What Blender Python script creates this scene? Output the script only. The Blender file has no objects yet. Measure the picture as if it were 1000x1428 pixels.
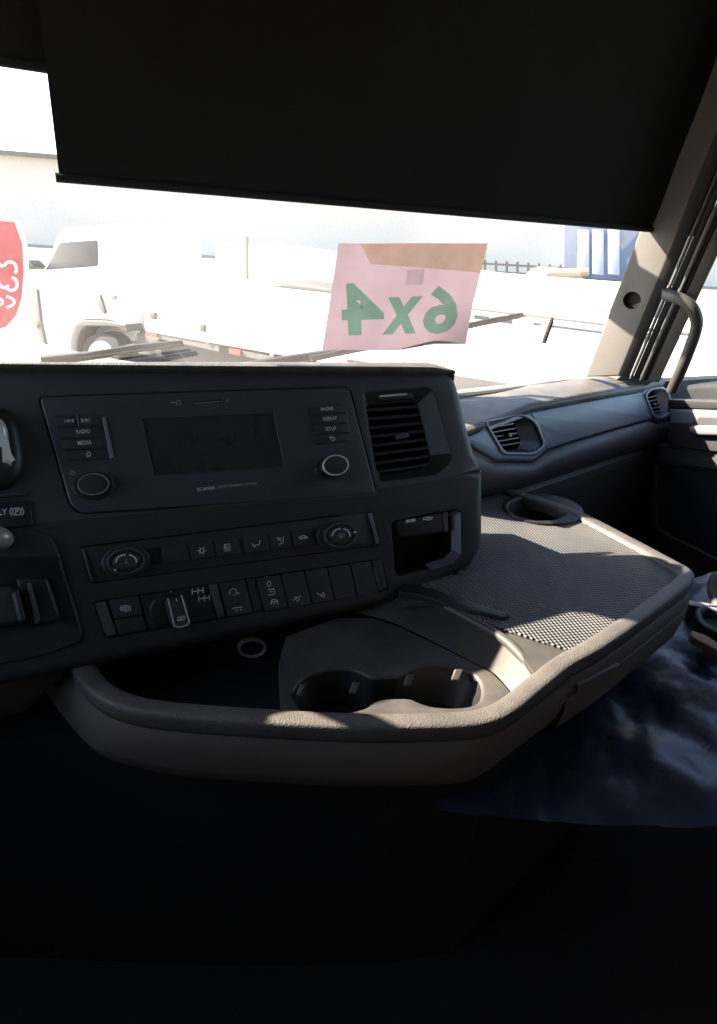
import bpy, math, random
from mathutils import Vector as V, Matrix, noise
from mathutils.geometry import tessellate_polygon
random.seed(7)
rad = math.radians
sc = bpy.context.scene

# ------------------------------------------------------------------ camera, sky, sun, exposure
PITCH, ROLL, F = rad(25), rad(4), 850.0          # F in photo pixels (photo is 1000 wide)
CAM = V((0, 0, 2.45))                            # eye height above the yard
FW = V((0, math.cos(PITCH), -math.sin(PITCH)))
UP0 = V((0, math.sin(PITCH), math.cos(PITCH)))
RT = V((1, 0, 0)) * math.cos(ROLL) + UP0 * math.sin(ROLL)
UPC = V((-1, 0, 0)) * math.sin(ROLL) + UP0 * math.cos(ROLL)
cd = bpy.data.cameras.new('camera'); cam = bpy.data.objects.new('camera', cd)
sc.collection.objects.link(cam); sc.camera = cam
cam.matrix_world = Matrix(((RT.x, UPC.x, -FW.x, CAM.x), (RT.y, UPC.y, -FW.y, CAM.y), (RT.z, UPC.z, -FW.z, CAM.z), (0, 0, 0, 1)))
cd.sensor_fit = 'HORIZONTAL'; cd.sensor_width = 36; cd.lens = 36 * F / 1000
cd.clip_start = 0.02; cd.clip_end = 800

SUN_AZ, SUN_EL = rad(77), rad(33.5)                # azimuth counted to the left of the camera heading (+Y)
SUN = V((-math.sin(SUN_AZ) * math.cos(SUN_EL), math.cos(SUN_AZ) * math.cos(SUN_EL), math.sin(SUN_EL)))
w = bpy.data.worlds.new('World'); sc.world = w; w.use_nodes = True
nt = w.node_tree; bg = nt.nodes['Background']
sky = nt.nodes.new('ShaderNodeTexSky'); sky.sky_type = 'NISHITA'; sky.sun_disc = False
sky.sun_elevation = SUN_EL; sky.sun_rotation = -SUN_AZ
sky.air_density = 1.0; sky.dust_density = 0.7; sky.ozone_density = 1.0
nt.links.new(sky.outputs[0], bg.inputs[0]); bg.inputs[1].default_value = 0.088
sd = bpy.data.lights.new('sun', 'SUN'); sd.energy = 5.0; sd.angle = rad(0.53); sd.color = (1.0, 0.86, 0.69)
so = bpy.data.objects.new('sun', sd); sc.collection.objects.link(so)
so.rotation_euler = (-SUN).to_track_quat('-Z', 'Y').to_euler(); so.location = (0, 0, 30)
vs = sc.view_settings; vs.view_transform = 'Standard'; vs.look = 'None'; vs.gamma = 1; vs.use_curve_mapping = False
vs.exposure = 2.8
sc.cycles.use_denoising = True; sc.cycles.max_bounces = 8; sc.cycles.transparent_max_bounces = 12
sc.cycles.sample_clamp_indirect = 4

# ------------------------------------------------------------------ pixel -> place helpers
def ray(x, y): return FW + RT * ((x - 500) / F) - UPC * ((y - 714) / F)
def at(x, y, d): return CAM + ray(x, y) * d
ZO = 0.0
def onz(x, y, z): r = ray(x, y); return CAM + r * ((z + ZO) / r.z)          # z relative to the camera
class Pl:
    def __init__(s, a, b, c):
        n = (b - a).cross(c - a).normalized()
        if n.dot(CAM - a) < 0: n = -n
        s.o, s.n = a, n; s.u = (RT - n * RT.dot(n)).normalized(); s.v = n.cross(s.u)
    def px(s, x, y, h=0):
        r = ray(x, y); return CAM + r * ((s.o - CAM).dot(s.n) / r.dot(s.n)) + s.n * h
    def uv(s, x, y): q = s.px(x, y) - s.o; return (q.dot(s.u), q.dot(s.v))
    def p3(s, uv, h=0): return s.o + s.u * uv[0] + s.v * uv[1] + s.n * h
    def shift(s, h):
        q = object.__new__(Pl); q.o = s.o + s.n * h; q.n = s.n; q.u = s.u; q.v = s.v; return q
def HZ(z): return Pl(onz(300, 900, z), onz(700, 900, z), onz(500, 1000, z))

def rpx(pts, r, seg=4):
    """round the corners of a polygon; r a number or one per corner"""
    out = []; n = len(pts)
    for i in range(n):
        ri = r[i] if isinstance(r, (list, tuple)) else r
        a, b, c = (V((*pts[i - 1][:2], 0)), V((*pts[i][:2], 0)), V((*pts[(i + 1) % n][:2], 0)))
        d1, d2 = a - b, c - b; k = min(ri, d1.length * .45, d2.length * .45)
        p, q = b + d1.normalized() * k, b + d2.normalized() * k
        for j in range(seg + 1):
            t = j / seg; m = p * (1 - t) ** 2 + b * 2 * t * (1 - t) + q * t * t; out.append((m.x, m.y))
    return out
def ell(cx, cy, rx, ry, rot=0, n=36):
    c, s = math.cos(rad(rot)), math.sin(rad(rot)); o = []
    for i in range(n):
        a = 2 * math.pi * i / n; x, y = rx * math.cos(a), ry * math.sin(a); o.append((cx + x * c - y * s, cy + x * s + y * c))
    return o
def area(p): return sum(p[i - 1][0] * p[i][1] - p[i][0] * p[i - 1][1] for i in range(len(p))) / 2
def inset(p, d):
    n = len(p); o = []
    for i in range(n):
        a, b, c = p[i - 1], p[i], p[(i + 1) % n]
        e1 = V((b[0] - a[0], b[1] - a[1])); e2 = V((c[0] - b[0], c[1] - b[1]))
        if e1.length < 1e-9: e1 = e2
        if e2.length < 1e-9: e2 = e1
        e1.normalize(); e2.normalize(); n1, n2 = V((-e1.y, e1.x)), V((-e2.y, e2.x))
        m = n1 + n2
        m = m / max(m.dot(m) / 2, .35) if m.length > 1e-6 else n1
        k = d[i] if isinstance(d, (list, tuple)) else d
        o.append((b[0] + m.x * k, b[1] + m.y * k))
    return o

# ------------------------------------------------------------------ objects
WLOC = {}
def obj(name, vf, mat, parent=None, smooth=35):
    verts, faces = vf
    lo = V((min(v[i] for v in verts) for i in range(3))); hi = V((max(v[i] for v in verts) for i in range(3)))
    c = (lo + hi) / 2
    me = bpy.data.meshes.new(name); me.from_pydata([V(v) - c for v in verts], [], faces); me.update()
    if smooth:
        for p in me.polygons: p.use_smooth = True
        me.set_sharp_from_angle(angle=rad(smooth))
    o = bpy.data.objects.new(name, me); sc.collection.objects.link(o); me.materials.append(mat)
    if parent: o.parent = parent; o.location = c - WLOC[parent.name]
    else: o.location = c
    WLOC[o.name] = c
    return o
def thing(name, label, cat, loc, group=None):
    o = bpy.data.objects.new(name, None); sc.collection.objects.link(o); o.location = loc; WLOC[o.name] = V(loc)
    o.empty_display_size = .05; o['label'] = label; o['category'] = cat
    if group: o['group'] = group
    return o
def tag(o, label, cat, group=None):
    o['label'] = label; o['category'] = cat
    if group: o['group'] = group
    return o
def struct(o): o['kind'] = 'structure'; return o
def join(*vfs):
    V_, F_ = [], []
    for v, f in vfs:
        k = len(V_); V_ += list(v); F_ += [[i + k for i in q] for q in f]
    return V_, F_
def prism(pl, outer, h1, h0, bev=0, seg=3, holes=(), wt=None, uvin=False, back=False, hbev=None):
    """plate on a plane: outline in photo pixels (or plane metres), front at h1, back at h0, rounded front edge"""
    verts, faces, caps = [], [], []
    for li, loop in enumerate([outer, *holes]):
        p = list(loop) if uvin else [pl.uv(x, y) for x, y in loop]; wts = list(wt) if (wt and li == 0) else [1] * len(p)
        ccw = area(p) > 0
        if (li == 0) != ccw: p.reverse(); wts.reverse()
        b = bev if li == 0 or hbev is None else hbev
        rings = [[pl.p3(q, h0) for q in p]]
        if b > 0:
            for k in range(seg + 1):
                a = k / seg * math.pi / 2
                q = inset(p, [b * (1 - math.cos(a)) * t for t in wts])
                rings.append([pl.p3(q[i], h1 - b * wts[i] * (1 - math.sin(a))) for i in range(len(p))])
        else: rings.append([pl.p3(q, h1) for q in p])
        s = len(verts); n = len(p)
        for r in rings: verts += r
        for k in range(len(rings) - 1):
            for i in range(n):
                j = (i + 1) % n; faces.append([s + k * n + i, s + k * n + j, s + (k + 1) * n + j, s + (k + 1) * n + i])
        caps.append(list(range(s + (len(rings) - 1) * n, s + len(rings) * n)))
        if back and li == 0: faces.append(list(range(s + n - 1, s - 1, -1)))
    if len(caps) == 1 : 
        flat = caps[0]
        tris = tessellate_polygon([[V(((verts[i] - pl.o).dot(pl.u), (verts[i] - pl.o).dot(pl.v), 0)) for i in flat]])
    else:
        flat = [i for c in caps for i in c]
        tris = tessellate_polygon([[V(((verts[i] - pl.o).dot(pl.u), (verts[i] - pl.o).dot(pl.v), 0)) for i in c] for c in caps])
    for t in tris:
        f = [flat[i] for i in t]
        if (verts[f[1]] - verts[f[0]]).cross(verts[f[2]] - verts[f[0]]).dot(pl.n) < 0: f.reverse()
        faces.append(f)
    return verts, faces
def loft(rows, close=False, capends=False):
    n = len(rows[0]); verts = [p for r in rows for p in r]; faces = []
    for k in range(len(rows) - 1):
        for i in range(n if close else n - 1):
            j = (i + 1) % n; faces.append([k * n + i, k * n + j, (k + 1) * n + j, (k + 1) * n + i])
    if capends: faces += [list(range(n - 1, -1, -1)), list(range((len(rows) - 1) * n, len(rows) * n))]
    return verts, faces
def spline(pts, sub=4):
    out = []; P = [V(p) for p in pts]; n = len(P)
    for i in range(n - 1):
        a, b, c, d = P[max(i - 1, 0)], P[i], P[i + 1], P[min(i + 2, n - 1)]
        for j in range(sub):
            t = j / sub
            out.append(.5 * ((2 * b) + (c - a) * t + (2 * a - 5 * b + 4 * c - d) * t * t + (3 * b - a - 3 * c + d) * t ** 3))
    out.append(P[-1]); return out
def tube(path, r, n=10, close=False):
    P = [V(p) for p in path]; rows = []; m = len(P); nrm = None
    for i, p in enumerate(P):
        t = ((P[(i + 1) % m] - P[i - 1]) if close else (P[min(i + 1, m - 1)] - P[max(i - 1, 0)])).normalized()
        if nrm is None: nrm = t.orthogonal().normalized()
        nrm = (nrm - t * nrm.dot(t)).normalized(); b = t.cross(nrm)
        ri = r[i] if isinstance(r, (list, tuple)) else r
        rows.append([p + (nrm * math.cos(2 * math.pi * k / n) + b * math.sin(2 * math.pi * k / n)) * ri for k in range(n)])
    if close: rows.append(rows[0])
    return loft(rows, True, not close)
def box(c, ax, ay, az):
    c, ax, ay, az = V(c), V(ax), V(ay), V(az)
    v = [c + ax * i + ay * j + az * k for k in (-1, 1) for j in (-1, 1) for i in (-1, 1)]
    return v, [[0, 2, 3, 1], [4, 5, 7, 6], [0, 1, 5, 4], [2, 6, 7, 3], [0, 4, 6, 2], [1, 3, 7, 5]]
def rbox(c, ax, ay, az, r):
    """box with its edges rounded off: ax, ay in plane, az front"""
    c, ax, ay, az = V(c), V(ax), V(ay), V(az)
    p = object.__new__(Pl); p.o = c; p.u = ax.normalized(); p.v = ay.normalized(); p.n = az.normalized()
    a, b, h = ax.length, ay.length, az.length
    return prism(p, rpx([(-a, -b), (a, -b), (a, b), (-a, b)], r * 1.5), h, -h, r, 3, uvin=True, back=True)
def strokes(pl, lines, wpx, h):
    V_, F_ = [], []
    for ln in lines:
        P = [V((x, y)) for x, y in ln]; s = len(V_)
        for i, p in enumerate(P):
            t = P[min(i + 1, len(P) - 1)] - P[max(i - 1, 0)]
            if t.length < 1e-6: t = V((1, 0))
            t.normalize(); nn = V((-t.y, t.x)) * (wpx / 2)
            V_ += [pl.px(p.x + nn.x, p.y + nn.y, h), pl.px(p.x - nn.x, p.y - nn.y, h)]
        for i in range(len(P) - 1): F_.append([s + 2 * i, s + 2 * i + 1, s + 2 * i + 3, s + 2 * i + 2])
    return V_, F_
def arc(cx, cy, rx, ry, a0, a1, n=12):
    return [(cx + rx * math.cos(rad(a0 + (a1 - a0) * i / n)), cy + ry * math.sin(rad(a0 + (a1 - a0) * i / n))) for i in range(n + 1)]
_txt = {}
def text2d(body):
    if body not in _txt:
        cu = bpy.data.curves.new('t', 'FONT'); cu.body = body; cu.resolution_u = 3; cu.fill_mode = 'FRONT'; cu.offset = .035 if body in ('6', 'x', '4') else .008
        o = bpy.data.objects.new('t', cu); sc.collection.objects.link(o)
        me = bpy.data.meshes.new_from_object(o.evaluated_get(bpy.context.evaluated_depsgraph_get()))
        v = [(q.co.x, q.co.y) for q in me.vertices]; f = [list(q.vertices) for q in me.polygons]
        bpy.data.objects.remove(o); bpy.data.curves.remove(cu); bpy.data.meshes.remove(me); _txt[body] = (v, f)
    return _txt[body]
def lettering(body, pl, quad, h, mirror=False):
    """flat print: text box stretched over the quad TL, TR, BR, BL given in photo pixels"""
    v, f = text2d(body); xs = [p[0] for p in v]; ys = [p[1] for p in v]; x0, x1, y0, y1 = min(xs), max(xs), min(ys), max(ys); o = []
    for x, y in v:
        s = (x - x0) / (x1 - x0); t = (y1 - y) / (y1 - y0)
        if mirror: s = 1 - s
        (ax, ay), (bx, by), (cx, cy), (dx, dy) = quad
        o.append(pl.px((ax * (1 - s) + bx * s) * (1 - t) + (dx * (1 - s) + cx * s) * t, (ay * (1 - s) + by * s) * (1 - t) + (dy * (1 - s) + cy * s) * t, h))
    return o, f

# ------------------------------------------------------------------ materials
def mat(name, base, rough=.5, metal=0, grain=None, var=.12, spec=.5, coat=0, vscale=9, rvar=.12, dust=None):
    m = bpy.data.materials.new(name); m.use_nodes = True; t = m.node_tree; N, L = t.nodes, t.links; b = N['Principled BSDF']
    b.inputs['Metallic'].default_value = metal; b.inputs['Specular IOR Level'].default_value = spec; b.inputs['Coat Weight'].default_value = coat
    tc = N.new('ShaderNodeTexCoord'); n1 = N.new('ShaderNodeTexNoise'); n1.inputs['Scale'].default_value = vscale; n1.inputs['Detail'].default_value = 6
    L.new(tc.outputs['Object'], n1.inputs['Vector'])
    mx = N.new('ShaderNodeMixRGB'); mx.inputs[1].default_value = (*[c * (1 - var) for c in base], 1); mx.inputs[2].default_value = (*[min(1, c * (1 + var)) for c in base], 1)
    L.new(n1.outputs[0], mx.inputs[0]); col = mx.outputs[0]
    if dust:                                       # pale dust lying in soft patches: (colour, amount, scale)
        n3 = N.new('ShaderNodeTexNoise'); n3.inputs['Scale'].default_value = dust[2]; n3.inputs['Detail'].default_value = 8; n3.inputs['Roughness'].default_value = .7
        L.new(tc.outputs['Object'], n3.inputs['Vector'])
        r3 = N.new('ShaderNodeMapRange'); r3.inputs[1].default_value = .42; r3.inputs[2].default_value = .75; r3.inputs[3].default_value = 0; r3.inputs[4].default_value = dust[1]
        L.new(n3.outputs[0], r3.inputs[0]); m3 = N.new('ShaderNodeMixRGB'); m3.inputs[2].default_value = (*dust[0], 1)
        L.new(r3.outputs[0], m3.inputs[0]); L.new(col, m3.inputs[1]); col = m3.outputs[0]
    L.new(col, b.inputs['Base Color'])
    mr = N.new('ShaderNodeMapRange'); mr.inputs[3].default_value = max(.02, rough - rvar); mr.inputs[4].default_value = min(1, rough + rvar)
    L.new(n1.outputs[0], mr.inputs[0]); L.new(mr.outputs[0], b.inputs['Roughness'])
    if grain:
        kind, scale, strength, dist = grain
        if kind == 'noise':
            g = N.new('ShaderNodeTexNoise'); g.inputs['Scale'].default_value = scale; g.inputs['Detail'].default_value = 2
        else:
            g = N.new('ShaderNodeTexVoronoi'); g.inputs['Scale'].default_value = scale; g.feature = 'SMOOTH_F1'
        L.new(tc.outputs['Object'], g.inputs['Vector']); bp = N.new('ShaderNodeBump'); bp.inputs['Strength'].default_value = strength; bp.inputs['Distance'].default_value = dist
        L.new(g.outputs[0], bp.inputs['Height']); L.new(bp.outputs[0], b.inputs['Normal'])
    return m
GR = ('noise', 1400, .25, .0006)
M = {}
M['dash'] = mat('dash_plastic', (.050, .051, .060), .52, grain=GR, dust=((.12, .11, .10), .18, 14))
M['dash_low'] = mat('dash_lower_plastic', (.028, .028, .031), .55, grain=GR)
M['gloss'] = mat('radio_plastic', (.054, .055, .069), .38, grain=('noise', 1800, .08, .0003), rvar=.06)
M['button'] = mat('button_plastic', (.036, .037, .043), .42)
M['black'] = mat('black_plastic', (.012, .012, .013), .5)
M['deep'] = mat('matt_black', (.008, .008, .008), .8)
M['screen'] = mat('screen_glass', (.030, .029, .034), .30, coat=.2, rvar=.14, vscale=28)
M['strip'] = mat('silver_grey_plastic', (.16, .165, .20), .4)
M['edge'] = mat('edge_plastic', (.075, .077, .09), .4)
M['chrome'] = mat('chrome', (.92, .90, .88), .22, .35)
M['satin'] = mat('satin_metal', (.52, .50, .48), .38, .4)
M['print'] = mat('white_print', (.72, .72, .74), .6)
M['print_dim'] = mat('grey_print', (.40, .40, .42), .6)
M['pad'] = mat('soft_pad', (.085, .080, .074), .62, grain=('voronoi', 420, .9, .0016), dust=((.3, .27, .23), .35, 30))
M['dashtop'] = mat('dash_top_skin', (.105, .098, .09), .55, grain=('voronoi', 520, .35, .0008), dust=((.30, .27, .23), .4, 10))
M['fascia'] = mat('blue_grey_satin_paint', (.105, .135, .178), .40, .1, rvar=.05, var=.05)
M['fasciaedge'] = mat('fascia_bezel', (.125, .155, .20), .36, .2)
M['lowdash'] = mat('lower_dash_skin', (.05, .052, .056), .55, grain=GR)
M['trim'] = mat('grey_trim_skin', (.10, .095, .086), .7, grain=('noise', 900, .25, .0008), dust=((.20, .18, .16), .3, 7))
M['tan'] = mat('console_skin', (.135, .108, .088), .6, grain=('voronoi', 700, .3, .0006), dust=((.18, .155, .13), .35, 9))
M['rim'] = mat('console_rim_skin', (.070, .065, .060), .55, grain=('voronoi', 560, .6, .0013), dust=((.22, .195, .165), .35, 14))
M['deck'] = mat('console_deck_plastic', (.048, .045, .042), .5, grain=GR, dust=((.18, .16, .135), .3, 12))
M['pillar'] = mat('pillar_cloth', (.135, .128, .117), .85, grain=('noise', 700, .3, .001), vscale=5)
M['seal'] = mat('rubber_seal', (.022, .022, .022), .55)
M['sealgrey'] = mat('grey_rubber_seal', (.075, .075, .072), .5)
M['handle'] = mat('grab_handle_plastic', (.05, .046, .043), .5, grain=GR)
M['rubber'] = mat('black_rubber_floor', (.012, .012, .012), .75, grain=('noise', 300, .4, .002))
M['door'] = mat('door_skin', (.03, .03, .032), .6, grain=GR)
M['doortop'] = mat('door_top_trim', (.17, .18, .205), .5); M['pull'] = mat('door_pull_plastic', (.16, .165, .18), .4)
M['lining'] = mat('roof_lining', (.26, .255, .25), .9)
M['blind'] = mat('black_blind_fabric', (.004, .004, .004), .95, grain=('noise', 900, .3, .0008))
M['copper'] = mat('warm_chrome', (.85, .70, .64), .25, .4)
M['col'] = mat('column_shroud', (.10, .08, .07), .6, grain=GR)

def weave():
    m = mat('woven_rubber_mat', (.098, .098, .10), .6, dust=((.26, .235, .2), .4, 9)); t = m.node_tree; N, L = t.nodes, t.links; b = N['Principled BSDF']
    tc = N.new('ShaderNodeTexCoord'); mp = N.new('ShaderNodeMapping'); mp.inputs['Rotation'].default_value = (0, 0, rad(30)); L.new(tc.outputs['Object'], mp.inputs[0])
    sx = N.new('ShaderNodeSeparateXYZ'); L.new(mp.outputs[0], sx.inputs[0]); outs = []
    for i, k in ((0, 2 * math.pi / .0086), (1, 2 * math.pi / .0086)):
        a = N.new('ShaderNodeMath'); a.operation = 'MULTIPLY'; a.inputs[1].default_value = k; L.new(sx.outputs[i], a.inputs[0])
        s = N.new('ShaderNodeMath'); s.operation = 'SINE'; L.new(a.outputs[0], s.inputs[0]); outs.append(s)
    p = N.new('ShaderNodeMath'); p.operation = 'MULTIPLY'; L.new(outs[0].outputs[0], p.inputs[0]); L.new(outs[1].outputs[0], p.inputs[1])
    bp = N.new('ShaderNodeBump'); bp.inputs['Strength'].default_value = 1.0; bp.inputs['Distance'].default_value = .0026
    L.new(p.outputs[0], bp.inputs['Height']); L.new(bp.outputs[0], b.inputs['Normal'])
    old = b.inputs['Base Color'].links[0].from_socket
    mr = N.new('ShaderNodeMapRange'); mr.inputs[1].default_value = -1; mr.inputs[3].default_value = .6; mr.inputs[4].default_value = 1.35; L.new(p.outputs[0], mr.inputs[0])
    mm = N.new('ShaderNodeVectorMath'); mm.operation = 'SCALE'; L.new(old, mm.inputs[0]); L.new(mr.outputs[0], mm.inputs['Scale']); L.new(mm.outputs[0], b.inputs['Base Color'])
    return m
M['weave'] = weave(); M['ventwall'] = mat('vent_wall_plastic', (.105, .105, .13), .45)
def glass(name, tint=(.96, .97, .98), gloss=.05, haze=.03, dirt=True):
    m = bpy.data.materials.new(name); m.use_nodes = True; t = m.node_tree; N, L = t.nodes, t.links; N.remove(N['Principled BSDF'])
    tr = N.new('ShaderNodeBsdfTransparent'); tr.inputs[0].default_value = (*tint, 1); gl = N.new('ShaderNodeBsdfGlossy'); gl.inputs['Roughness'].default_value = .02
    df = N.new('ShaderNodeBsdfTranslucent'); df.inputs[0].default_value = (.8, .78, .74, 1)
    m1 = N.new('ShaderNodeMixShader'); m1.inputs[0].default_value = gloss; L.new(tr.outputs[0], m1.inputs[1]); L.new(gl.outputs[0], m1.inputs[2])
    m2 = N.new('ShaderNodeMixShader'); L.new(m1.outputs[0], m2.inputs[1]); L.new(df.outputs[0], m2.inputs[2])
    tc = N.new('ShaderNodeTexCoord'); n = N.new('ShaderNodeTexNoise'); n.inputs['Scale'].default_value = 5; n.inputs['Detail'].default_value = 8; L.new(tc.outputs['Object'], n.inputs[0])
    mr = N.new('ShaderNodeMapRange'); mr.inputs[1].default_value = .3; mr.inputs[2].default_value = .8; mr.inputs[3].default_value = haze * .5; mr.inputs[4].default_value = haze * 1.6
    L.new(n.outputs[0], mr.inputs[0]); L.new(mr.outputs[0], m2.inputs[0]); L.new(m2.outputs[0], N['Material Output'].inputs[0])
    return m
M['glass'] = glass('windscreen_glass', haze=.034); M['sideglass'] = glass('side_glass', (.93, .95, .96), haze=.05)
def paper(name, c, thru=.5):
    m = bpy.data.materials.new(name); m.use_nodes = True; t = m.node_tree; N, L = t.nodes, t.links; N.remove(N['Principled BSDF'])
    a = N.new('ShaderNodeBsdfDiffuse'); a.inputs[0].default_value = (*c, 1); b = N.new('ShaderNodeBsdfTranslucent')
    tc = N.new('ShaderNodeTexCoord'); n = N.new('ShaderNodeTexNoise'); n.inputs['Scale'].default_value = 22; n.inputs['Detail'].default_value = 5; L.new(tc.outputs['Object'], n.inputs[0])
    mx = N.new('ShaderNodeMixRGB'); mx.inputs[1].default_value = (*[x * .8 for x in c], 1); mx.inputs[2].default_value = (*[min(1, x * 1.1) for x in c], 1); L.new(n.outputs[0], mx.inputs[0]); L.new(mx.outputs[0], b.inputs[0])
    x = N.new('ShaderNodeMixShader'); x.inputs[0].default_value = thru; L.new(a.outputs[0], x.inputs[1]); L.new(b.outputs[0], x.inputs[2]); L.new(x.outputs[0], N['Material Output'].inputs[0])
    return m
def ink(name, c):
    m = bpy.data.materials.new(name); m.use_nodes = True; t = m.node_tree; N, L = t.nodes, t.links; N.remove(N['Principled BSDF'])
    a = N.new('ShaderNodeBsdfTransparent'); b = N.new('ShaderNodeBsdfDiffuse'); b.inputs[0].default_value = (*[x * .4 for x in c], 1)
    tc = N.new('ShaderNodeTexCoord'); n = N.new('ShaderNodeTexNoise'); n.inputs['Scale'].default_value = 30; n.inputs['Detail'].default_value = 6; L.new(tc.outputs['Object'], n.inputs[0])
    mx = N.new('ShaderNodeMixRGB'); mx.inputs[1].default_value = (*[x * .8 for x in c], 1); mx.inputs[2].default_value = (*[min(1, x * 1.25) for x in c], 1); L.new(n.outputs[0], mx.inputs[0]); L.new(mx.outputs[0], a.inputs[0])
    x = N.new('ShaderNodeMixShader'); x.inputs[0].default_value = .12; L.new(a.outputs[0], x.inputs[1]); L.new(b.outputs[0], x.inputs[2]); L.new(x.outputs[0], N['Material Output'].inputs[0]); return m
M['pink'] = paper('pink_paper', (.215, .165, .19), .42); M['green'] = ink('green_ink_on_paper', (.36, .74, .54)); M['orange'] = ink('orange_card', (.92, .82, .62))

# ------------------------------------------------------------------ planes of the cab
TH = rad(27)                                       # the cab looks 27 degrees left of the camera heading
NF = V((-math.sin(TH), math.cos(TH), 0)); RX = V((math.cos(TH), math.sin(TH), 0)); Z = V((0, 0, 1))
RAKE = rad(15)
wsb = at(700, 537, 1.56); WUP = (Z * math.cos(RAKE) - NF * math.sin(RAKE))
WS = Pl(wsb, wsb + RX, wsb + WUP)                  # windscreen
def wPU(x, y): return 1.25 - .000545 * (x - 133) + .0002 * (y - 676)
def pu(x, y): return at(x, y, 1 / wPU(x, y))
PU = Pl(pu(95, 727), pu(640, 662), pu(300, 540))   # radio face of the centre unit
PD = Pl(pu(95, 727), pu(640, 662), at(300, 890, 1 / wPU(300, 890) + .022))   # switch face below it, tucked under
def dd(x): return 1.30 / (1 - (x - 700) / 800)
DF = Pl(at(700, 600, dd(700)), at(900, 570, dd(900)), at(800, 660, dd(800) * 1.004))   # passenger fascia
# ------------------------------------------------------------------ yard and cab shell
def concrete():
    m = mat('pale_yard_ground', (.20, .18, .155), .9, grain=('noise', 30, .4, .02), vscale=.4, var=.2); return m
s = 300
struct(obj('ground', ([V((-s, -s, 0)), V((s, -s, 0)), V((s, s, 0)), V((-s, s, 0))], [[0, 1, 2, 3]]), concrete(), smooth=0))
def T(x, y, z): return wsb + RX * x + NF * y + Z * (z - (wsb.z - CAM.z))    # cab axes from the windscreen foot; z relative to camera
WZ = wsb.z - CAM.z
XR, XL = .78, -1.72
def slab(name, pts_a, thick_vec, m): 
    v = [*pts_a, *[p + thick_vec for p in pts_a]]; n = len(pts_a)
    return struct(obj(name, (v, [list(range(n)), list(range(2 * n - 1, n - 1, -1))] + [[i, (i + 1) % n, n + (i + 1) % n, n + i] for i in range(n)]), m, smooth=0))
slab('cab_roof', [T(XL, -.10, .55), T(XR, -.10, .55), T(XR, -2.2, .62), T(XL, -2.2, .62)], Z * .05, M['lining'])
slab('cab_rear_wall', [T(XL, -2.2, -1.2), T(XR, -2.2, -1.2), T(XR, -2.2, .62), T(XL, -2.2, .62)], NF * -.05, M['lining'])
slab('cab_floor', [T(XL, .1, -1.15), T(XR, .1, -1.15), T(XR, -2.2, -1.15), T(XL, -2.2, -1.15)], Z * -.05, M['rubber'])
YA, YB, ZA_, ZB_ = -.15, -.95, -.30, .36                # driver's window opening
slab('cab_side_wall', [T(XL, .05, -1.15), T(XL, -2.2, -1.15), T(XL, -2.2, ZA_), T(XL, .05, ZA_)], RX * -.05, M['door'])
slab('cab_side_wall', [T(XL, YB, ZA_), T(XL, -2.2, ZA_), T(XL, -2.2, .62), T(XL, YB, .62)], RX * -.05, M['lining'])
slab('cab_side_wall', [T(XL, .05, ZB_), T(XL, YB, ZB_), T(XL, YB, .62), T(XL, .05, .62)], RX * -.05, M['lining'])
slab('cab_side_wall', [T(XL, .05, ZA_), T(XL, YA, ZA_), T(XL, YA, ZB_), T(XL, -.08, ZB_)], RX * -.05, M['lining'])
slab('cab_side_wall', [T(XR, -.95, -1.15), T(XR, -2.2, -1.15), T(XR, -2.2, .62), T(XR, -.95, .62)], RX * .05, M['lining'])
slab('cab_front_wall', [T(XL, .05, -1.15), T(XR + .35, .05, -1.15), T(XR + .35, .05, WZ - .03), T(XL, .05, WZ - .03)], NF * .04, M['deep'])

# windscreen
def wsp(x, zrel, off=0):                           # point on the windscreen: x along the cab, height relative to camera
    k = (zrel - (wsb.z - CAM.z)) / WUP.z; return wsb + RX * x + WUP * k + WS.n * off
g = thing('windscreen', 'large raked windscreen pane with dusty haze above the dashboard', 'windscreen', wsp(-.4, -.33))
obj('glass_pane', ([wsp(XL, WZ - .02), wsp(.30, WZ - .02), wsp(.30, .55), wsp(XL, .55)], [[0, 1, 2, 3]]), M['glass'], g, 0)
obj('lower_seal', tube([wsp(XL, WZ - .012, .01), wsp(.30, WZ - .012, .01)], .012, 8), M['seal'], g)
# sun blind: drawn down on the passenger side, its bar just above the view
xb0, xb1 = (WS.px(88, 300) - wsb).dot(RX), .40
ZB = .050
def blind(x0, x1, zb, lab, off=.032):
    bl = thing('sun_blind', lab, 'sun blind', wsp((x0 + x1) / 2, zb, .03), 'roller sun blinds')
    rows = []
    for k in range(25):
        zz = zb + (.56 - zb) * k / 24
        rows.append([wsp(x0 + (x1 - x0) * i / 40, zz, off + .0015 * math.sin(i * .9 + k * .2) + .001 * math.sin(k * .7)) for i in range(41)])
    obj('blind_fabric', loft(rows), M['blind'], bl)
    obj('bottom_bar', tube([wsp(x0 - .005, zb - .004, off + .001), wsp(x1 + .005, zb - .004, off + .001)], .0065, 10), M['deep'], bl)
blind(xb0, xb1, ZB, 'black roller sun blind drawn far down above the pink sign')
blind(XL + .05, xb0 + .035, .175, 'black roller sun blind drawn half way above the red banner', .018)

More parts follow.
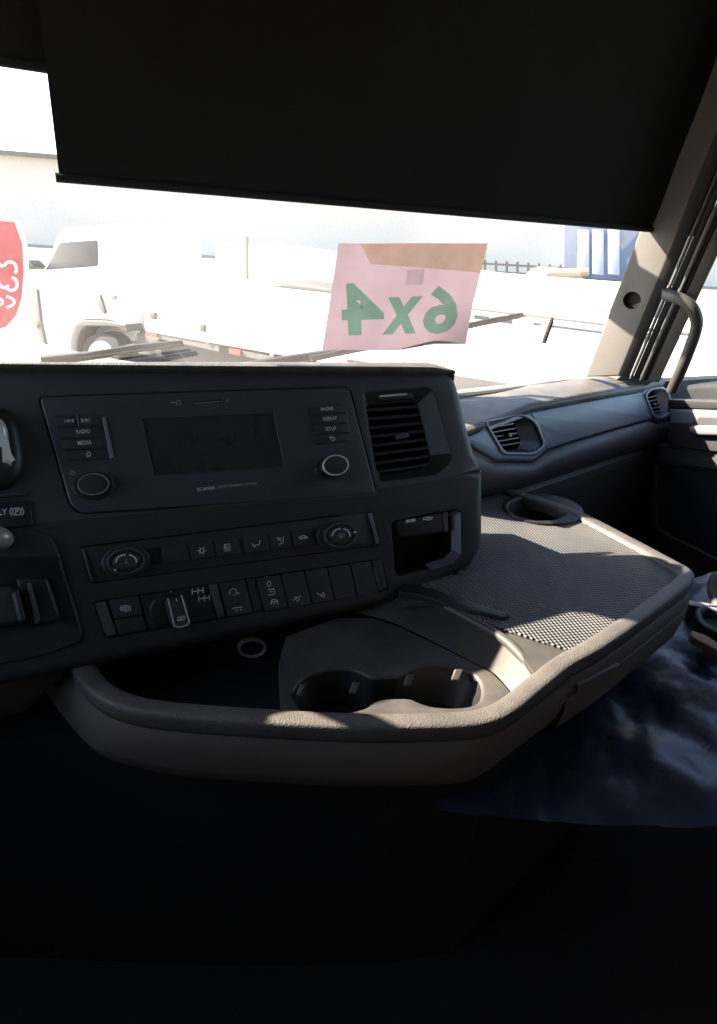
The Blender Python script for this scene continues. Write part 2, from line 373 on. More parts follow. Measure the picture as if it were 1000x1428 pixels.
# ------------------------------------------------------------------ dashboard: centre unit
D = thing('dashboard', 'dark plastic truck dashboard with angled centre unit and blue grey passenger fascia', 'dashboard', onz(500, 900, -.62))
R1 = rpx([(55, 554), (486, 540), (524, 689), (113, 716), (98, 704)], [8, 8, 6, 10, 10])
ctr = rpx([(507, 547), (597, 540), (606, 550), (630, 634), (627, 646), (608, 662), (530, 671), (524, 662)], [6, 4, 4, 8, 8, 8, 5, 5])
ctr_in = rpx([(516, 561), (584, 556), (590, 564), (607, 634), (604, 642), (596, 650), (537, 660), (531, 652)], [6, 4, 4, 8, 8, 8, 5, 5])
up_out = [(-470, 512), (300, 506), (585, 504), (612, 507), (630, 514), (641, 528), (648, 550), (657, 590), (668, 630), (676, 658), (640, 663), (612, 672), (520, 685), (300, 707), (95, 728), (-470, 800)]
up_w = [.6, .6, .6, .8, 1, 1, 1, 1, 1, .7, .12, .12, .12, .12, .12, .12]
gapR = [(sum(p[0] for p in R1) / len(R1) * -.006 + x * 1.006, sum(p[1] for p in R1) / len(R1) * -.012 + y * 1.012) for x, y in R1]
obj('upper_panel', prism(PU, up_out, 0, -.05, .026, 6, [gapR, ctr], up_w, hbev=.0025), M['dash'], D)
obj('radio_recess', prism(PU, [(40, 545), (500, 530), (535, 700), (100, 725)], -.009, -.012), M['deep'], D)
hv = rpx([(112, 763), (519, 713), (530, 760), (127, 814)], [5, 6, 6, 6]); sw = rpx([(130, 840), (531, 779), (543, 822), (148, 891)], [5, 6, 6, 6])
cub = rpx([(546, 728), (600, 716), (638, 710), (643, 716), (643, 772), (630, 786), (556, 804), (551, 796)], [5, 5, 4, 4, 8, 8, 6, 5])
lo_out = [(-470, 796), (95, 725), (300, 704), (520, 682), (612, 669), (640, 660), (676, 655), (679, 700), (679, 752), (674, 772), (662, 789), (640, 803), (606, 822), (545, 842), (470, 859), (300, 896), (87, 940), (-470, 1060)]
lo_w = [.12, .12, .12, .12, .12, .12, .7, 1, 1, 1, 1, 1, .8, .7, .7, .7, .7, .7]
obj('lower_panel', prism(PD, lo_out, 0, -.13, .024, 6, [hv, sw, cub], lo_w, hbev=.002), M['dash_low'], D)
# underside of the unit, closing it towards the windscreen
ub = [PD.px(x, y, -.10) for x, y in lo_out[8:]]; obj('underside', loft([ub, [p - PD.n * .12 + Z * .05 for p in ub]]), M['deep'], D)
# grained soft lip along the top
def ytop(x): return 505 + (0 if x < 585 else (x - 585) ** 2 * .0055)
def ybot(x): return 517.5 + max(0, x) * .0085 - max(0, (x - 615)) * .25
rows = []
for x in [-470, -370, -270, -170, -80, 0, 80, 160, 240, 320, 400, 480, 540, 585, 600, 610, 620, 627, 632, 635]:
    a, b = ytop(x), ybot(x); b = max(b, a + .5); sh = 1 if x < 600 else max(.1, 1 - ((x - 600) / 36) ** 2)
    m = b + (a - b) * .42
    r = [PU.px(x, b + (m - b) * t, h * sh) for t, h in ((0, -.004), (.02, .010), (.3, .0155), (.65, .0170), (.9, .0150), (1, .0120))]
    tb = onz(x, a, r[-1].z - CAM.z + .0005) if sh > .4 else r[-1] + Z * .0005
    nh = V((PU.n.x, PU.n.y, 0)).normalized(); e = r[-1]
    for t, dz in ((.12, .0006), (.3, .0010), (.6, .0010), (1, .0)): r.append(e.lerp(tb, t) + Z * dz)
    bk_ = 1 if x < 480 else .15
    r.append(r[-1] - nh * .012 * bk_ - Z * .006); r.append(r[-1] - nh * .02 * sh * bk_ + Z * -.05); rows.append(r)
obj('top_pad', loft(rows), M['pad'], D, 60)
# air outlet in the centre unit
def ringloft(pl, A, hA, B, hB): return loft([[pl.px(x, y, hA) for x, y in A], [pl.px(x, y, hB) for x, y in B]], True)
def slat(pl, a, b, h, chord, th, drop):
    (ax, ay), (bx, by) = a, b; rows = []
    for (x, y) in (a, b):
        rows.append([pl.px(x, y - th, h), pl.px(x, y + th, h), pl.px(x, y + th + drop, h - chord), pl.px(x, y - th + drop, h - chord)])
    return loft(rows, True, True)
va = obj('air_vent', join(ringloft(PU, ctr, -.001, ctr_in, -.016), ringloft(PU, ctr_in, -.016, ctr_in, -.07)), M['black'], D)
obj('vent_back', prism(PU, [(500, 535), (625, 535), (640, 680), (515, 680)], -.065, -.07), M['deep'], va)
for i in range(8):
    t = (i + .35) / 7.6; y = 562 + t * 92
    obj('slat', slat(PU, (515 + t * 17, y + 2 + t * 3), (589 + t * 18, y - 3 - t * 3), -.014, .028, 2.0, 4.5), M['black'], va)
obj('slat_tab', prism(PU, rpx([(556, 604), (572, 602), (574, 608), (558, 611)], 2), -.006, -.016, .002), M['edge'], va)
obj('vent_wall', loft([[PU.px(x, y, h) for x, y in p] for h, p in ((-.0004, ((601, 546), (606, 551), (618, 593), (629, 632))), (-.0148, ((587, 561), (590.5, 566), (599, 600), (606.5, 632))))]), M['ventwall'], va)
tw = obj('thumb_wheel', prism(PU, rpx([(526, 548), (577, 545), (581, 554), (530, 557)], 3), -.006, -.012, .002), M['black'], va)
obj('chrome_strip', prism(PU, rpx([(531, 550), (569, 547), (570, 549.5), (532, 552.5)], 1), -.0035, -.008, .0008), M['chrome'], va)
# storage cubby with sockets
cu_in = [(x * .94 + 598 * .06, y * .94 + 757 * .06) for x, y in cub]
cb = obj('storage_cubby', join(ringloft(PD, cub, -.001, cu_in, -.055), prism(PD, cu_in, -.05, -.055)), M['deep'], D)
obj('cubby_edge', loft([[PD.px(x, y, .0012) for x, y in ((635, 712), (642, 715), (643, 772), (631, 786), (600, 795))], [PD.px(x, y, -.012) for x, y in ((630, 716), (634, 720), (635, 768), (624, 779), (598, 787))]]), M['ventwall'], cb)
obj('socket_block', prism(PD, rpx([(552, 727), (618, 714), (621, 742), (559, 749)], 3), -.004, -.045, .002), M['black'], cb)
obj('block_end', prism(PD, rpx([(619, 714), (626, 713), (627, 741), (622, 742)], 2), -.003, -.04, .001), M['edge'], cb)
obj('socket_symbol', join(prism(PD, [(567, 725), (580, 723), (582, 727), (568, 729)], -.0035, -.004), strokes(PD, [arc(574, 726, 3, 1.6, 0, 360)], .8, -.003)), M['print'], cb)
obj('socket_symbol', join(strokes(PD, [arc(598, 723, 6, 2, 0, 360, 16), [(591, 725), (606, 721)]], 1.3, -.0035)), M['print'], cb)
obj('socket', strokes(PD, [[(570, 731), (584, 729), (584, 734), (574, 736)]], .9, -.0035), M['edge'], cb)
# crease line of the centre unit is the joint of the two panels; left cluster edge
# ------------------------------------------------------------------ radio unit
RD = thing('radio_unit', 'wide dark radio unit with small blank screen, two knobs and side buttons', 'radio', PU.px(300, 710, 0))
obj('faceplate', prism(PU, R1, .0022, -.008, .0022, 3, [rpx([(197, 585), (381, 577), (396, 652), (216, 665)], 2, 2)], hbev=.0006), M['gloss'], RD)
scr = obj('screen', prism(PU, [(195, 584), (382, 576), (397, 653), (215, 666)], .0006, -.004), M['screen'], RD)
obj('screen_glint', strokes(PU, [[(380.5, 578), (395, 651.5)], [(395, 651.5), (216, 664.5)]], .8, .0028), M['edge'], scr)  # paler lines on two borders, painted in place of a reflection
def button(parent, pl, q, h=.0042, h0=0, m='button', r=1.6, bev=.0008, name='button'):
    return obj(name, prism(pl, rpx(q, r, 2), h, h0, bev, 2), M[m], parent)
LW = .0043
def tri(pl, pts, h): return prism(pl, pts, h, h - .0002)
b = button(RD, PU, [(75.5, 581), (105, 580), (108, 595.5), (79.5, 597)])
obj('track_symbol', join(tri(PU, [(97, 585), (97, 591), (91, 588)], LW), tri(PU, [(103, 585), (103, 591), (97, 588)], LW), strokes(PU, [[(90.5, 585), (90.8, 591)]], 1, LW)), M['print_dim'], b)
b = button(RD, PU, [(111, 580), (141, 579), (144, 594), (113, 595.5)])
obj('track_symbol', join(tri(PU, [(113, 584), (113.5, 591), (119, 587)], LW), tri(PU, [(119, 584), (119.5, 590.5), (124, 587)], LW), strokes(PU, [[(124.5, 584), (125, 590)]], 1, LW)), M['print_dim'], b)
obj('button_divider', prism(PU, rpx([(106, 580), (109, 580), (112, 595), (109, 596)], 1), .0055, 0, .001), M['edge'], RD)
for q, tx, tq in (([(80, 598.5), (145, 596.5), (149, 610.5), (84, 613)], 'RADIO', [(106, 600.5), (125, 599.5), (126, 605), (107, 606)]),
                  ([(84.5, 614.5), (149.5, 612), (153, 626), (88, 628)], 'MEDIA', [(108, 616), (127, 615), (128, 620.5), (109, 621.5)]),
                  ([(88.5, 629.5), (153, 627.5), (156, 641), (93, 643)], None, None)):
    b = button(RD, PU, q)
    if tx: obj('lettering', lettering(tx, PU, tq, LW), M['print'], b)
    else: obj('home_symbol', strokes(PU, [[(120, 635), (123.5, 631), (127, 634.5)], [(121, 635), (121.5, 638), (123, 638), (123, 636), (125, 636), (125, 637.5), (126.3, 637.5), (126, 634.5)]], 1, LW), M['print'], b)
obj('silver_strip', prism(PU, rpx([(142, 583), (147, 581.5), (159, 639), (153, 642)], 2), .0046, 0, .0012), M['strip'], RD)
for q, tx, tq in (([(430, 568.5), (478, 563.5), (481, 576.5), (432.5, 580)], 'PHONE', [(446, 569.5), (463, 568), (463.5, 573), (446.8, 574.5)]),
                  ([(433, 581.5), (481, 578), (484, 590.5), (434.5, 593.5)], 'DISPLAY', [(449, 583), (468, 581.5), (468.5, 586.5), (449.8, 588)]),
                  ([(435.5, 595), (484, 592), (486.5, 604), (438, 607)], 'SETUP', [(452, 597), (467, 595.8), (467.5, 600.8), (452.8, 602)]),
                  ([(438.5, 608.5), (486.5, 605.5), (488, 616), (441.5, 621)], None, None)):
    b = button(RD, PU, q)
    if tx: obj('lettering', lettering(tx, PU, tq, LW), M['print'], b)
    else: obj('back_symbol', strokes(PU, [[(459, 611.5), (464, 611), (466, 613), (464.5, 615), (460.5, 615.5)], [(461, 609.5), (458.5, 611.5), (461, 613.5)]], 1, LW), M['print'], b)
obj('highlight_strip', prism(PU, rpx([(479.5, 564), (481.5, 564), (489, 613), (487, 614)], .8), .0044, 0, .0006), M['edge'], RD)  # thin paler strip drawn in place of a highlight
def knob(parent, pl, base, brx, bry, rx, ry, ht, ring='chrome', rot=0, rw=.86):
    k = obj('knob', prism(pl, ell(*base, rx, ry, rot), ht, 0, .0025, 4), M['black'], parent)
    obj('knob_skirt', prism(pl, ell(*base, brx, bry, rot), .004, -.002, .002, 3), M['black'], k)
    o, i = ell(*base, rx * .985, ry * .985, rot), ell(*base, rx * rw, ry * rw, rot)
    obj('knob_ring', prism(pl, o, ht + .0012, ht - .004, .0008, 2, [i]), M[ring], k)
    obj('knob_cap', prism(pl, ell(*base, rx * rw * .97, ry * rw * .97, rot), ht + .0004, ht - .004, .001, 2), M['button'], k)
    return k
knob(RD, PU, (130, 678), 29, 20, 22, 15, .014, 'satin', -3, .93)
knob(RD, PU, (461, 653), 22, 16, 18.5, 14.5, .022, 'chrome', -6, .86)
obj('power_symbol', strokes(PU, [arc(101, 660, 3.2, 2.8, -60, 240), [(101, 656), (101, 660)]], .9, .0026), M['print_dim'], RD)
obj('lettering', lettering('SCANIA', PU, [(274, 681), (299, 678.2), (299.6, 682.6), (274.6, 685.6)], .0027), M['print'], RD)
obj('lettering', lettering('| INFOTAINMENT SYSTEM', PU, [(302, 678), (357, 672.8), (357.6, 676.8), (302.6, 682.6)], .0027), M['print_dim'], RD)
obj('card_symbol', join(strokes(PU, [[(237, 562), (244, 562)], [(238, 560.5), (240, 563)], [(242, 560.5), (244, 563)]], 1, .0027), strokes(PU, [[(246, 565), (246, 559.5), (250, 559), (252, 561), (252, 564.5), (246, 565)]], 1, .0027)), M['print_dim'], RD)
obj('card_slot', prism(PU, rpx([(269, 560.5), (314, 557), (314.5, 559.8), (269.5, 563.2)], 1), .0026, .001), M['deep'], RD)
obj('slot_symbol', strokes(PU, [[(270, 563.4), (306, 560.4)], [(308, 561), (311, 557)], [(314, 561), (318, 556)]], .7, .0028), M['print_dim'], RD)

# ------------------------------------------------------------------ climate control panel
CP = thing('climate_control_panel', 'long dark climate panel with two round dials and a row of buttons under radio', 'control panel', PD.px(320, 800, 0))
hvp = [(x, y) for x, y in rpx([(113, 764), (518, 714), (529, 759.5), (128, 813)], [5, 6, 6, 6])]
obj('panel', prism(PD, hvp, -.0012, -.012, .001, 2), M['dash_low'], CP)
obj('panel_edge', prism(PD, rpx([(113, 765), (117, 764.5), (131, 811), (127, 812)], 1.5), .0012, -.006, .001), M['edge'], CP)
obj('panel_edge', prism(PD, rpx([(514, 716), (518.5, 715), (529, 757), (524, 759)], 1.5), .0015, -.006, .001), M['strip'], CP)
def yt(x): return 763 - (x - 224) * .127
cols = [(224, 260, None), (262, 296, 'sun'), (298, 331, 'recirc'), (338, 372, 'feet'), (374, 403, 'face'), (405, 436, 'screen')]
LB = .0022
for x0, x1, ic in cols:
    b = button(CP, PD, [(x0, yt(x0)), (x1, yt(x1)), (x1 + 4.5, yt(x1) + 22), (x0 + 4.5, yt(x0) + 22)], .002, -.004, r=1.5)
    cx, cy = (x0 + x1) / 2 + 2, yt((x0 + x1) / 2) + 12
    if ic == 'sun': L_ = [arc(cx, cy, 3, 2.6, 0, 360)] + [[(cx + 4 * math.cos(a), cy + 3.4 * math.sin(a)), (cx + 6 * math.cos(a), cy + 5 * math.sin(a))] for a in [i * math.pi / 3 for i in range(6)]]
    elif ic == 'recirc': L_ = [[(cx - 4, cy - 4), (cx + 3, cy - 5), (cx + 4, cy + 4), (cx - 3, cy + 5), (cx - 4, cy - 4)], arc(cx, cy, 2, 2, 0, 300), [(cx - 5, cy + 1), (cx - 1, cy)]]
    elif ic == 'feet': L_ = [[(cx + 5, cy - 5), (cx + 4, cy + 1), (cx - 2, cy + 2)], [(cx - 1, cy + 2), (cx - 3, cy + 5)], [(cx - 6, cy), (cx - 3, cy + 2)], [(cx - 6, cy + 3), (cx - 4, cy + 4)]]
    elif ic == 'face': L_ = [[(cx + 4, cy - 6), (cx + 4, cy + 2), (cx - 2, cy + 5)], [(cx - 5, cy - 4), (cx + 1, cy - 3)], [(cx - 4, cy - 2), (cx + 2, cy)]]
    elif ic == 'screen': L_ = [arc(cx, cy + 2, 6.5, 5, 190, 350), [(cx - 6, cy + 1), (cx + 6, cy - 1)], [(cx - 2, cy + 3), (cx - 2, cy - 1)], [(cx + 2, cy + 2), (cx + 2, cy - 2)]]
    else: L_ = None
    if L_: obj('symbol', strokes(PD, L_, 1.25, LB), M['print'], b)
obj('button_blank', prism(PD, rpx([(437, 736), (446, 735), (449, 756), (441, 758)], 1.5), .001, -.005, .0008), M['button'], CP)
obj('button_blank', prism(PD, rpx([(209, 765), (222, 763), (226, 785), (213, 787)], 1.5), -.0002, -.005, .0006), M['black'], CP)
def dial(base, brx, bry, rx, ry, ht, mark):
    k = obj('dial', prism(PD, ell(*base, rx, ry, -8), ht, -.002, .003, 4), M['black'], CP)
    obj('dial_base', prism(PD, ell(*base, brx, bry, -8), .005, -.002, .003, 4), M['dash_low'], k)
    obj('dial_ring', prism(PD, ell(*base, rx, ry, -8), ht + .001, ht - .004, .001, 2, [ell(*base, rx * .86, ry * .86, -8)]), M['edge'], k)
    obj('dial_cap', prism(PD, ell(*base, rx * .68, ry * .68, -8), ht + .002, ht - .004, .0022, 4), M['button'], k)
    q = PD.shift(ht + .0024); c = PD.px(*base, ht + .0024) - CAM; z = c.dot(FW); cx, cy = 500 + F * c.dot(RT) / z, 714 - F * c.dot(UPC) / z
    obj('dial_mark', strokes(q, [arc(cx, cy, rx * .52, ry * .52, 170, 265), arc(cx, cy, rx * .52, ry * .52, 285, 370)], 1.9, 0), M['print'], k)
    obj('pointer_dot', prism(q, ell(cx + mark[0] * rx * .93, cy + mark[1] * ry * .93, 1.9, 1.5, 0, 10), .0002, -.001), M['print'], k)
    if mark[0] > 0: obj('fan_symbol', strokes(q, [arc(cx - 2, cy, 2.2, 1.8, 0, 360), arc(cx + 3, cy, 2.2, 1.8, 0, 360), arc(cx, cy + 3, 2, 1.6, 0, 360)], .8, 0), M['print_dim'], k)
    else: obj('person_symbol', strokes(q, [[(cx, cy - 4), (cx, cy + 2)], [(cx - 3, cy + 4), (cx, cy), (cx + 3, cy + 4)]], 1, 0), M['print_dim'], k)
dial((175, 782), 34, 22, 27, 18, .014, (-.62, .72))
dial((468, 746), 27, 20, 23, 17.5, .020, (.9, -.25))

# ------------------------------------------------------------------ switch panel
SP = thing('switch_panel', 'row of black rocker switches with a chrome edged rotary selector below the climate panel', 'switch panel', PD.px(340, 860, 0))
obj('panel', prism(PD, rpx([(131, 841), (530, 780), (542, 821.5), (149, 890)], [5, 6, 6, 6]), -.004, -.016, .001, 2), M['deep'], SP)
obj('end_block', prism(PD, rpx([(132, 841), (147, 838), (163, 885), (149, 888)], 3), .003, -.006, .002), M['edge'], SP)
def switch(q, icons, name='rocker_switch', h=.0018):
    b = button(SP, PD, q, h, -.006, r=1.6, bev=.001, name=name)
    if icons: obj('symbol', strokes(PD, icons, 1.15, h + .0003), M['print'], b)
    return b
def at_(cx, cy, L_): return [[(cx + x, cy + y) for x, y in l] for l in L_]
abs_i = [arc(0, 0, 4.2, 4, 0, 360), arc(0, 0, 7, 5, 130, 230), arc(0, 0, 7, 5, -50, 50), [(-2, -1), (2, -1.5)], [(-2, 1), (2, .8)]]
switch([(151.5, 836.5), (192.5, 831), (199, 857), (158.5, 862.5)], at_(175, 848, abs_i))
switch([(159, 864), (199.5, 858.5), (205, 878), (165.5, 884.5)], None)
rot = button(SP, PD, [(195, 830.5), (289, 816), (302, 862), (208, 878)], .0006, -.006, m='black', r=2, name='selector_plate')
rs = obj('rotary_selector', prism(PD, ell(229, 851, 21, 21, -8), .007, 0, .003, 3), M['black'], SP)
grip = [(228, 836), (249, 831), (255, 834), (263, 868), (260, 872), (242, 876), (237, 873)]
obj('selector_grip', prism(PD, rpx(grip, 3), .021, .004, .002, 3), M['button'], rs)
q = PD.shift(.0215)
obj('chrome_edge', join(strokes(q, [[(234, 834), (243, 872.5)]], 1.9, 0)), M['chrome'], rs)
obj('chrome_edge', join(strokes(q, [[(253, 830), (264, 868)]], 1.7, 0)), M['chrome'], rs)
obj('chrome_edge', strokes(q, [[(243, 873), (252, 874.5), (260, 872), (264, 868)]], 1.8, 0), M['copper'], rs)
obj('pointer', strokes(q, [[(245.5, 834.5), (246.5, 838.5)]], 1.6, .0003), M['print'], rs)
obj('symbol', strokes(q, [arc(250.5, 862.5, 3, 2.8, 0, 360), arc(254.5, 862, 3, 2.8, 0, 360), [(247, 866), (258, 859)]], .9, .0003), M['print'], rs)
obj('indicator_dot', prism(PD, ell(238, 825, 1.2, 1.2, 0, 8), .0012, .0008), M['print'], SP)
axle = [[(-8, -4), (-8, 4)], [(0, -5), (0, 3)], [(7, -6), (7, 2)], [(-8, 0), (7, -2)]]
obj('axle_symbol', strokes(PD, at_(276, 825, axle), 1.3, .001), M['print'], rot)
obj('axle_symbol', strokes(PD, at_(285, 835, axle), 1.3, .001), M['print'], rot)
obj('spacer', prism(PD, rpx([(290.5, 815.5), (302, 814), (313, 859), (303, 862)], 2), .0022, -.006, .0015), M['edge'], SP)
switch([(305, 814), (340.5, 808), (352, 854), (316.5, 860)], at_(325, 826, [arc(0, 0, 5, 5, 170, 340), [(4, -2), (4, 3)], [(-5, 0), (-5, 3)], [(-1, 4), (2, 3.6)], [(5, 1), (9, .5)]]) + at_(331, 848, [[(-7, 0), (7, -2)], [(-3, 3), (0, 2.5)], [(3, 2), (6, 1.5)]]))
obj('spacer', prism(PD, rpx([(342, 807.5), (355.5, 805.5), (367, 852), (353.5, 854)], 2), -.001, -.006, .001), M['button'], SP)
switch([(357, 806.5), (390, 801.5), (401, 847.5), (368.5, 853)], at_(374.5, 814, [arc(0, 0, 2.5, 3.5, 0, 360)]) + at_(378, 825, [[(-5, -3), (3, -4), (5, 0), (4, 4), (-4, 4.5)], [(-2, 0), (2, 0)]]) + at_(382, 838.5, [arc(0, 0, 4.5, 2.6, 180, 360), [(-5, 1), (5, 0)], [(-6, 4), (-3, 2)], [(0, 4.5), (0, 2)], [(6, 3), (3, 1)]]))
switch([(391.5, 801.3), (423.5, 796.3), (434, 842), (402.5, 847.2)], at_(414, 834, [[(-6, 3), (-1, 0), (5, -3)], [(-5, -2), (0, -1)], [(-2, 3), (1, 4), (3, 1)]]))
switch([(425, 796), (455, 791.5), (465.5, 836.5), (435.5, 841.6)], at_(447, 829, [[(-6, -2), (0, 1), (3, -1)], [(0, 2), (5, 3)], [(2, -3), (5, -1), (5, 2)]]))
switch([(456.5, 791.3), (486.5, 786.7), (497, 831), (467, 836.2)], None, 'switch_blank')
switch([(488, 786.5), (516, 782.2), (527, 826), (498.5, 830.7)], None, 'switch_blank')
obj('end_block', prism(PD, rpx([(518, 782), (531, 780), (541, 820.5), (529, 825)], 3), .001, -.006, .0015), M['button'], SP)
obj('end_clip', prism(PD, rpx([(519, 790), (523, 794), (527, 812), (529, 824), (525, 812), (521, 800)], 1), .0025, 0, .0008), M['edge'], SP)

# ------------------------------------------------------------------ left of the centre unit: brake panel, lever, column
SWH = thing('added_steering_wheel', 'added black steering wheel out of view, placed to shade the console rim', 'steering wheel', PU.px(-560, 470))  # unseen wheel, added so its rim throws a shadow stripe on the console
wa = V((1, .12, .03)).normalized(); wb = V((-.05, -.45, .9)); wb = (wb - wa * wb.dot(wa)).normalized(); wcn = PU.px(-494, 212) - wa * .225; wn = wa.cross(wb)
obj('wheel_rim', tube([wcn + (wa * math.cos(i * math.pi / 32) + wb * math.sin(i * math.pi / 32)) * .225 for i in range(64)], .018, 12, True), M['black'], SWH)
obj('hub', tube([wcn - wn * .03, wcn - wn * .01, wcn + wn * .012], [.06, .075, .06], 24), M['button'], SWH)
for a_ in (.8 * math.pi, 1.2 * math.pi, 1.6 * math.pi):
    dr_ = wa * math.cos(a_) + wb * math.sin(a_); obj('spoke', tube([wcn + dr_ * .06, wcn + dr_ * .215], [.02, .012], 8), M['satin'], SWH)
PB = thing('parking_brake_panel', 'small black panel with white parking brake mark beside the radio', 'control panel', PU.px(20, 740, 0))
obj('panel', prism(PU, rpx([(-40, 702), (42, 698), (46, 733), (-40, 742)], 3), .004, -.004, .0015), M['black'], PB)
obj('lettering', lettering('PLY', PU, [(-6, 711), (10, 710), (10.5, 718.5), (-5.5, 719.5)], .0043), M['print'], PB)
obj('brake_symbol', join(strokes(PU, [arc(24, 714, 6, 5, 0, 360, 18), arc(24, 714, 9.5, 7, 130, 230), arc(24, 714, 9.5, 7, -50, 50)], 1.2, .0043), lettering('P', PU, [(22, 711), (26.5, 711), (26.5, 717), (22, 717)], .0043)), M['print'], PB)
obj('lip', prism(PU, rpx([(-60, 694), (34, 686), (38, 692), (-60, 700)], 2), .006, 0, .002), M['dash'], PB)
cl = thing('instrument_hood', 'black curved edge of the instrument hood beside the radio', 'hood', PU.px(-10, 690, 0))
obj('shell', prism(PU, rpx([(-120, 570), (10, 572), (26, 590), (36, 640), (30, 668), (10, 684), (-120, 700)], [10, 16, 16, 20, 16, 16, 10]), .020, -.01, .016, 5), M['black'], cl)
obj('shade_cowl', prism(PU, rpx([(-700, 520), (-250, 520), (-330, 470), (-412, 374), (-700, 340)], 12), .0, -.05, .01, 3), M['black'], cl)  # unseen plate, added and shaped to keep sun off the rim's left end
obj('chrome_trim', prism(PU.shift(.02), rpx([(-60, 584), (3, 586), (10, 596), (15, 630), (16, 652), (8, 640), (1, 615), (-60, 612)], 4), .012, 0, .008, 5), M['chrome'], cl)
SB = thing('lever_panel', 'raised dark panel with a stubby lever left of the dials and switches', 'control panel', PD.px(40, 930, 0))
obj('panel', prism(PD, rpx([(-120, 752), (50, 741), (72, 748), (80, 765), (116, 884), (112, 895), (60, 914), (-120, 950)], [4, 10, 12, 10, 8, 8, 14, 4]), .0045, -.004, .003, 4, [rpx([(-110, 782), (82, 778), (83, 781), (-110, 786)], .5)]), M['dash_low'], SB)
obj('lever_base', prism(PD, rpx([(22, 806), (66, 803), (85, 858), (78, 868), (42, 874)], 6), .012, .003, .006, 4), M['black'], SB)
obj('lever', prism(PD, rpx([(-100, 822), (18, 818), (26, 822), (36, 862), (30, 868), (-100, 892)], 6), .030, .004, .012, 5), M['button'], SB)
obj('lever_band', strokes(PD.shift(.031), [[(24, 820), (35, 864)]], 1.6, 0), M['col'], SB)
obj('lever_face', prism(PD, rpx([(39, 812), (44, 811), (57, 862), (50, 870)], 2), .0165, .004, .002, 3), M['edge'], SB)
obj('knob', prism(PU, ell(-4, 752, 24, 16, 0, 28), .034, .004, .016, 5), M['satin'], SB)
SC = tag(obj('column_shroud', prism(Pl(at(0, 960, .80), at(90, 945, .82), at(30, 1010, .86)), rpx([(-140, 975), (90, 936), (84, 955), (60, 978), (38, 1000), (-20, 1012), (-140, 1040)], 6), 0, -.10, .018, 5), M['col']), 'brownish plastic steering column shroud below the dash edge', 'shroud')
BR = thing('pedal_bracket', 'grey metal bracket low under the column shroud', 'bracket', at(0, 1045, .95))
obj('plate', prism(Pl(at(0, 1030, .93), at(40, 1025, .95), at(0, 1060, .90)), rpx([(-60, 1018), (14, 1014), (28, 1028), (14, 1036), (-60, 1050)], 4), 0, -.01, .003), M['satin'], BR)
obj('rib', prism(Pl(at(0, 1030, .925), at(40, 1025, .945), at(0, 1060, .895)), rpx([(-60, 1000), (2, 1002), (6, 1016), (-60, 1022)], 3), 0, -.03, .003), M['satin'], BR)

# ------------------------------------------------------------------ passenger side of the dashboard
v1o = rpx([(674, 588), (716, 578), (733, 577), (748, 586), (762, 622), (745, 636), (700, 635)], [5, 6, 8, 8, 6, 6, 6])
v1 = rpx([(678, 589), (716, 580.5), (730, 581), (745, 590), (757, 620), (743, 631), (703, 630)], [5, 6, 8, 8, 6, 6, 6])
v1i = rpx([(682, 592), (713, 585), (721, 586), (727, 592), (735, 616), (730, 625), (705, 627)], [5, 6, 6, 6, 6, 6, 6])
v2o = rpx([(898, 551), (906, 541.5), (923, 539.5), (931, 544), (942, 574), (920, 588), (909, 581)], [4, 4, 4, 4, 6, 4, 4])
v2 = rpx([(901, 553), (907, 545), (922, 542.5), (928, 546), (938, 572), (920, 582.5), (912, 578)], [4, 4, 4, 4, 6, 4, 4])
v2i = rpx([(904, 554), (909, 548), (918, 546.5), (921, 549), (929, 572), (921, 578), (914, 575)], [4, 4, 4, 4, 6, 4, 4])
fas = [(600, 627), (657, 606), (700, 592.5), (739, 574.5), (800, 563), (860, 552.5), (897, 546), (904, 540), (926, 538.5), (933, 544), (943, 576), (920, 590), (909, 584), (860, 597.5), (800, 615), (764, 627), (745, 643), (690, 642), (664, 626), (600, 590)]
fas = [(640, 613), (657, 606), (700, 590), (739, 574.5), (800, 563), (860, 552.5), (897, 546), (905, 540), (925, 538.5), (932, 543), (943, 576), (920, 590), (909, 584), (860, 597.5), (800, 615), (764, 627), (745, 643), (690, 642), (664, 626), (650, 616)]
obj('passenger_fascia', prism(DF, fas, 0, -.03, .0045, 3, [v1, v2], hbev=.003), M['fascia'], D)
def pvent(o, v, vi, slats, depth, tab):
    a = obj('air_vent', join(ringloft(DF, v, -.002, vi, -.016 * depth), ringloft(DF, vi, -.016 * depth, vi, -.08)), M['black'], D)
    obj('vent_frame', prism(DF, o, .0035, -.001, .0025, 3, [v]), M['fasciaedge'], a)
    xs = [p[0] for p in o]; ys = [p[1] for p in o]
    obj('vent_back', prism(DF, [(min(xs), min(ys)), (max(xs), min(ys)), (max(xs), max(ys)), (min(xs), max(ys))], -.06, -.065), M['deep'], a)
    for s0, s1 in slats: obj('slat', slat(DF, s0, s1, -.012 * depth, .025, .9, 2.2), M['edge'], a)
    obj('slat_tab', prism(DF, rpx(tab, 1), -.004, -.014, .001), M['edge'], a)
pvent(v1o, v1, v1i, [((683 + i * 4.6, 597 + i * 6.2), (723 + i * 2.4, 590 + i * 6.6)) for i in range(5)], 1, [(711, 604), (716, 603), (717, 609), (713, 610)])
pvent(v2o, v2, v2i, [((905 + i * 2.2, 555 + i * 4.8), (921 + i * 1.9, 551 + i * 5.2)) for i in range(5)], 1, [(914, 562), (917, 561.5), (918, 565), (915, 566)])
gl = obj('glove_flap_joint', strokes(DF, [[(740, 576), (748, 588), (757, 605), (763, 628)]], 1.4, .0006), M['deep'], D)
obj('glove_flap_joint', strokes(DF, [[(896, 547), (902, 557), (910, 584)]], 1.0, .0006), M['deep'], D)
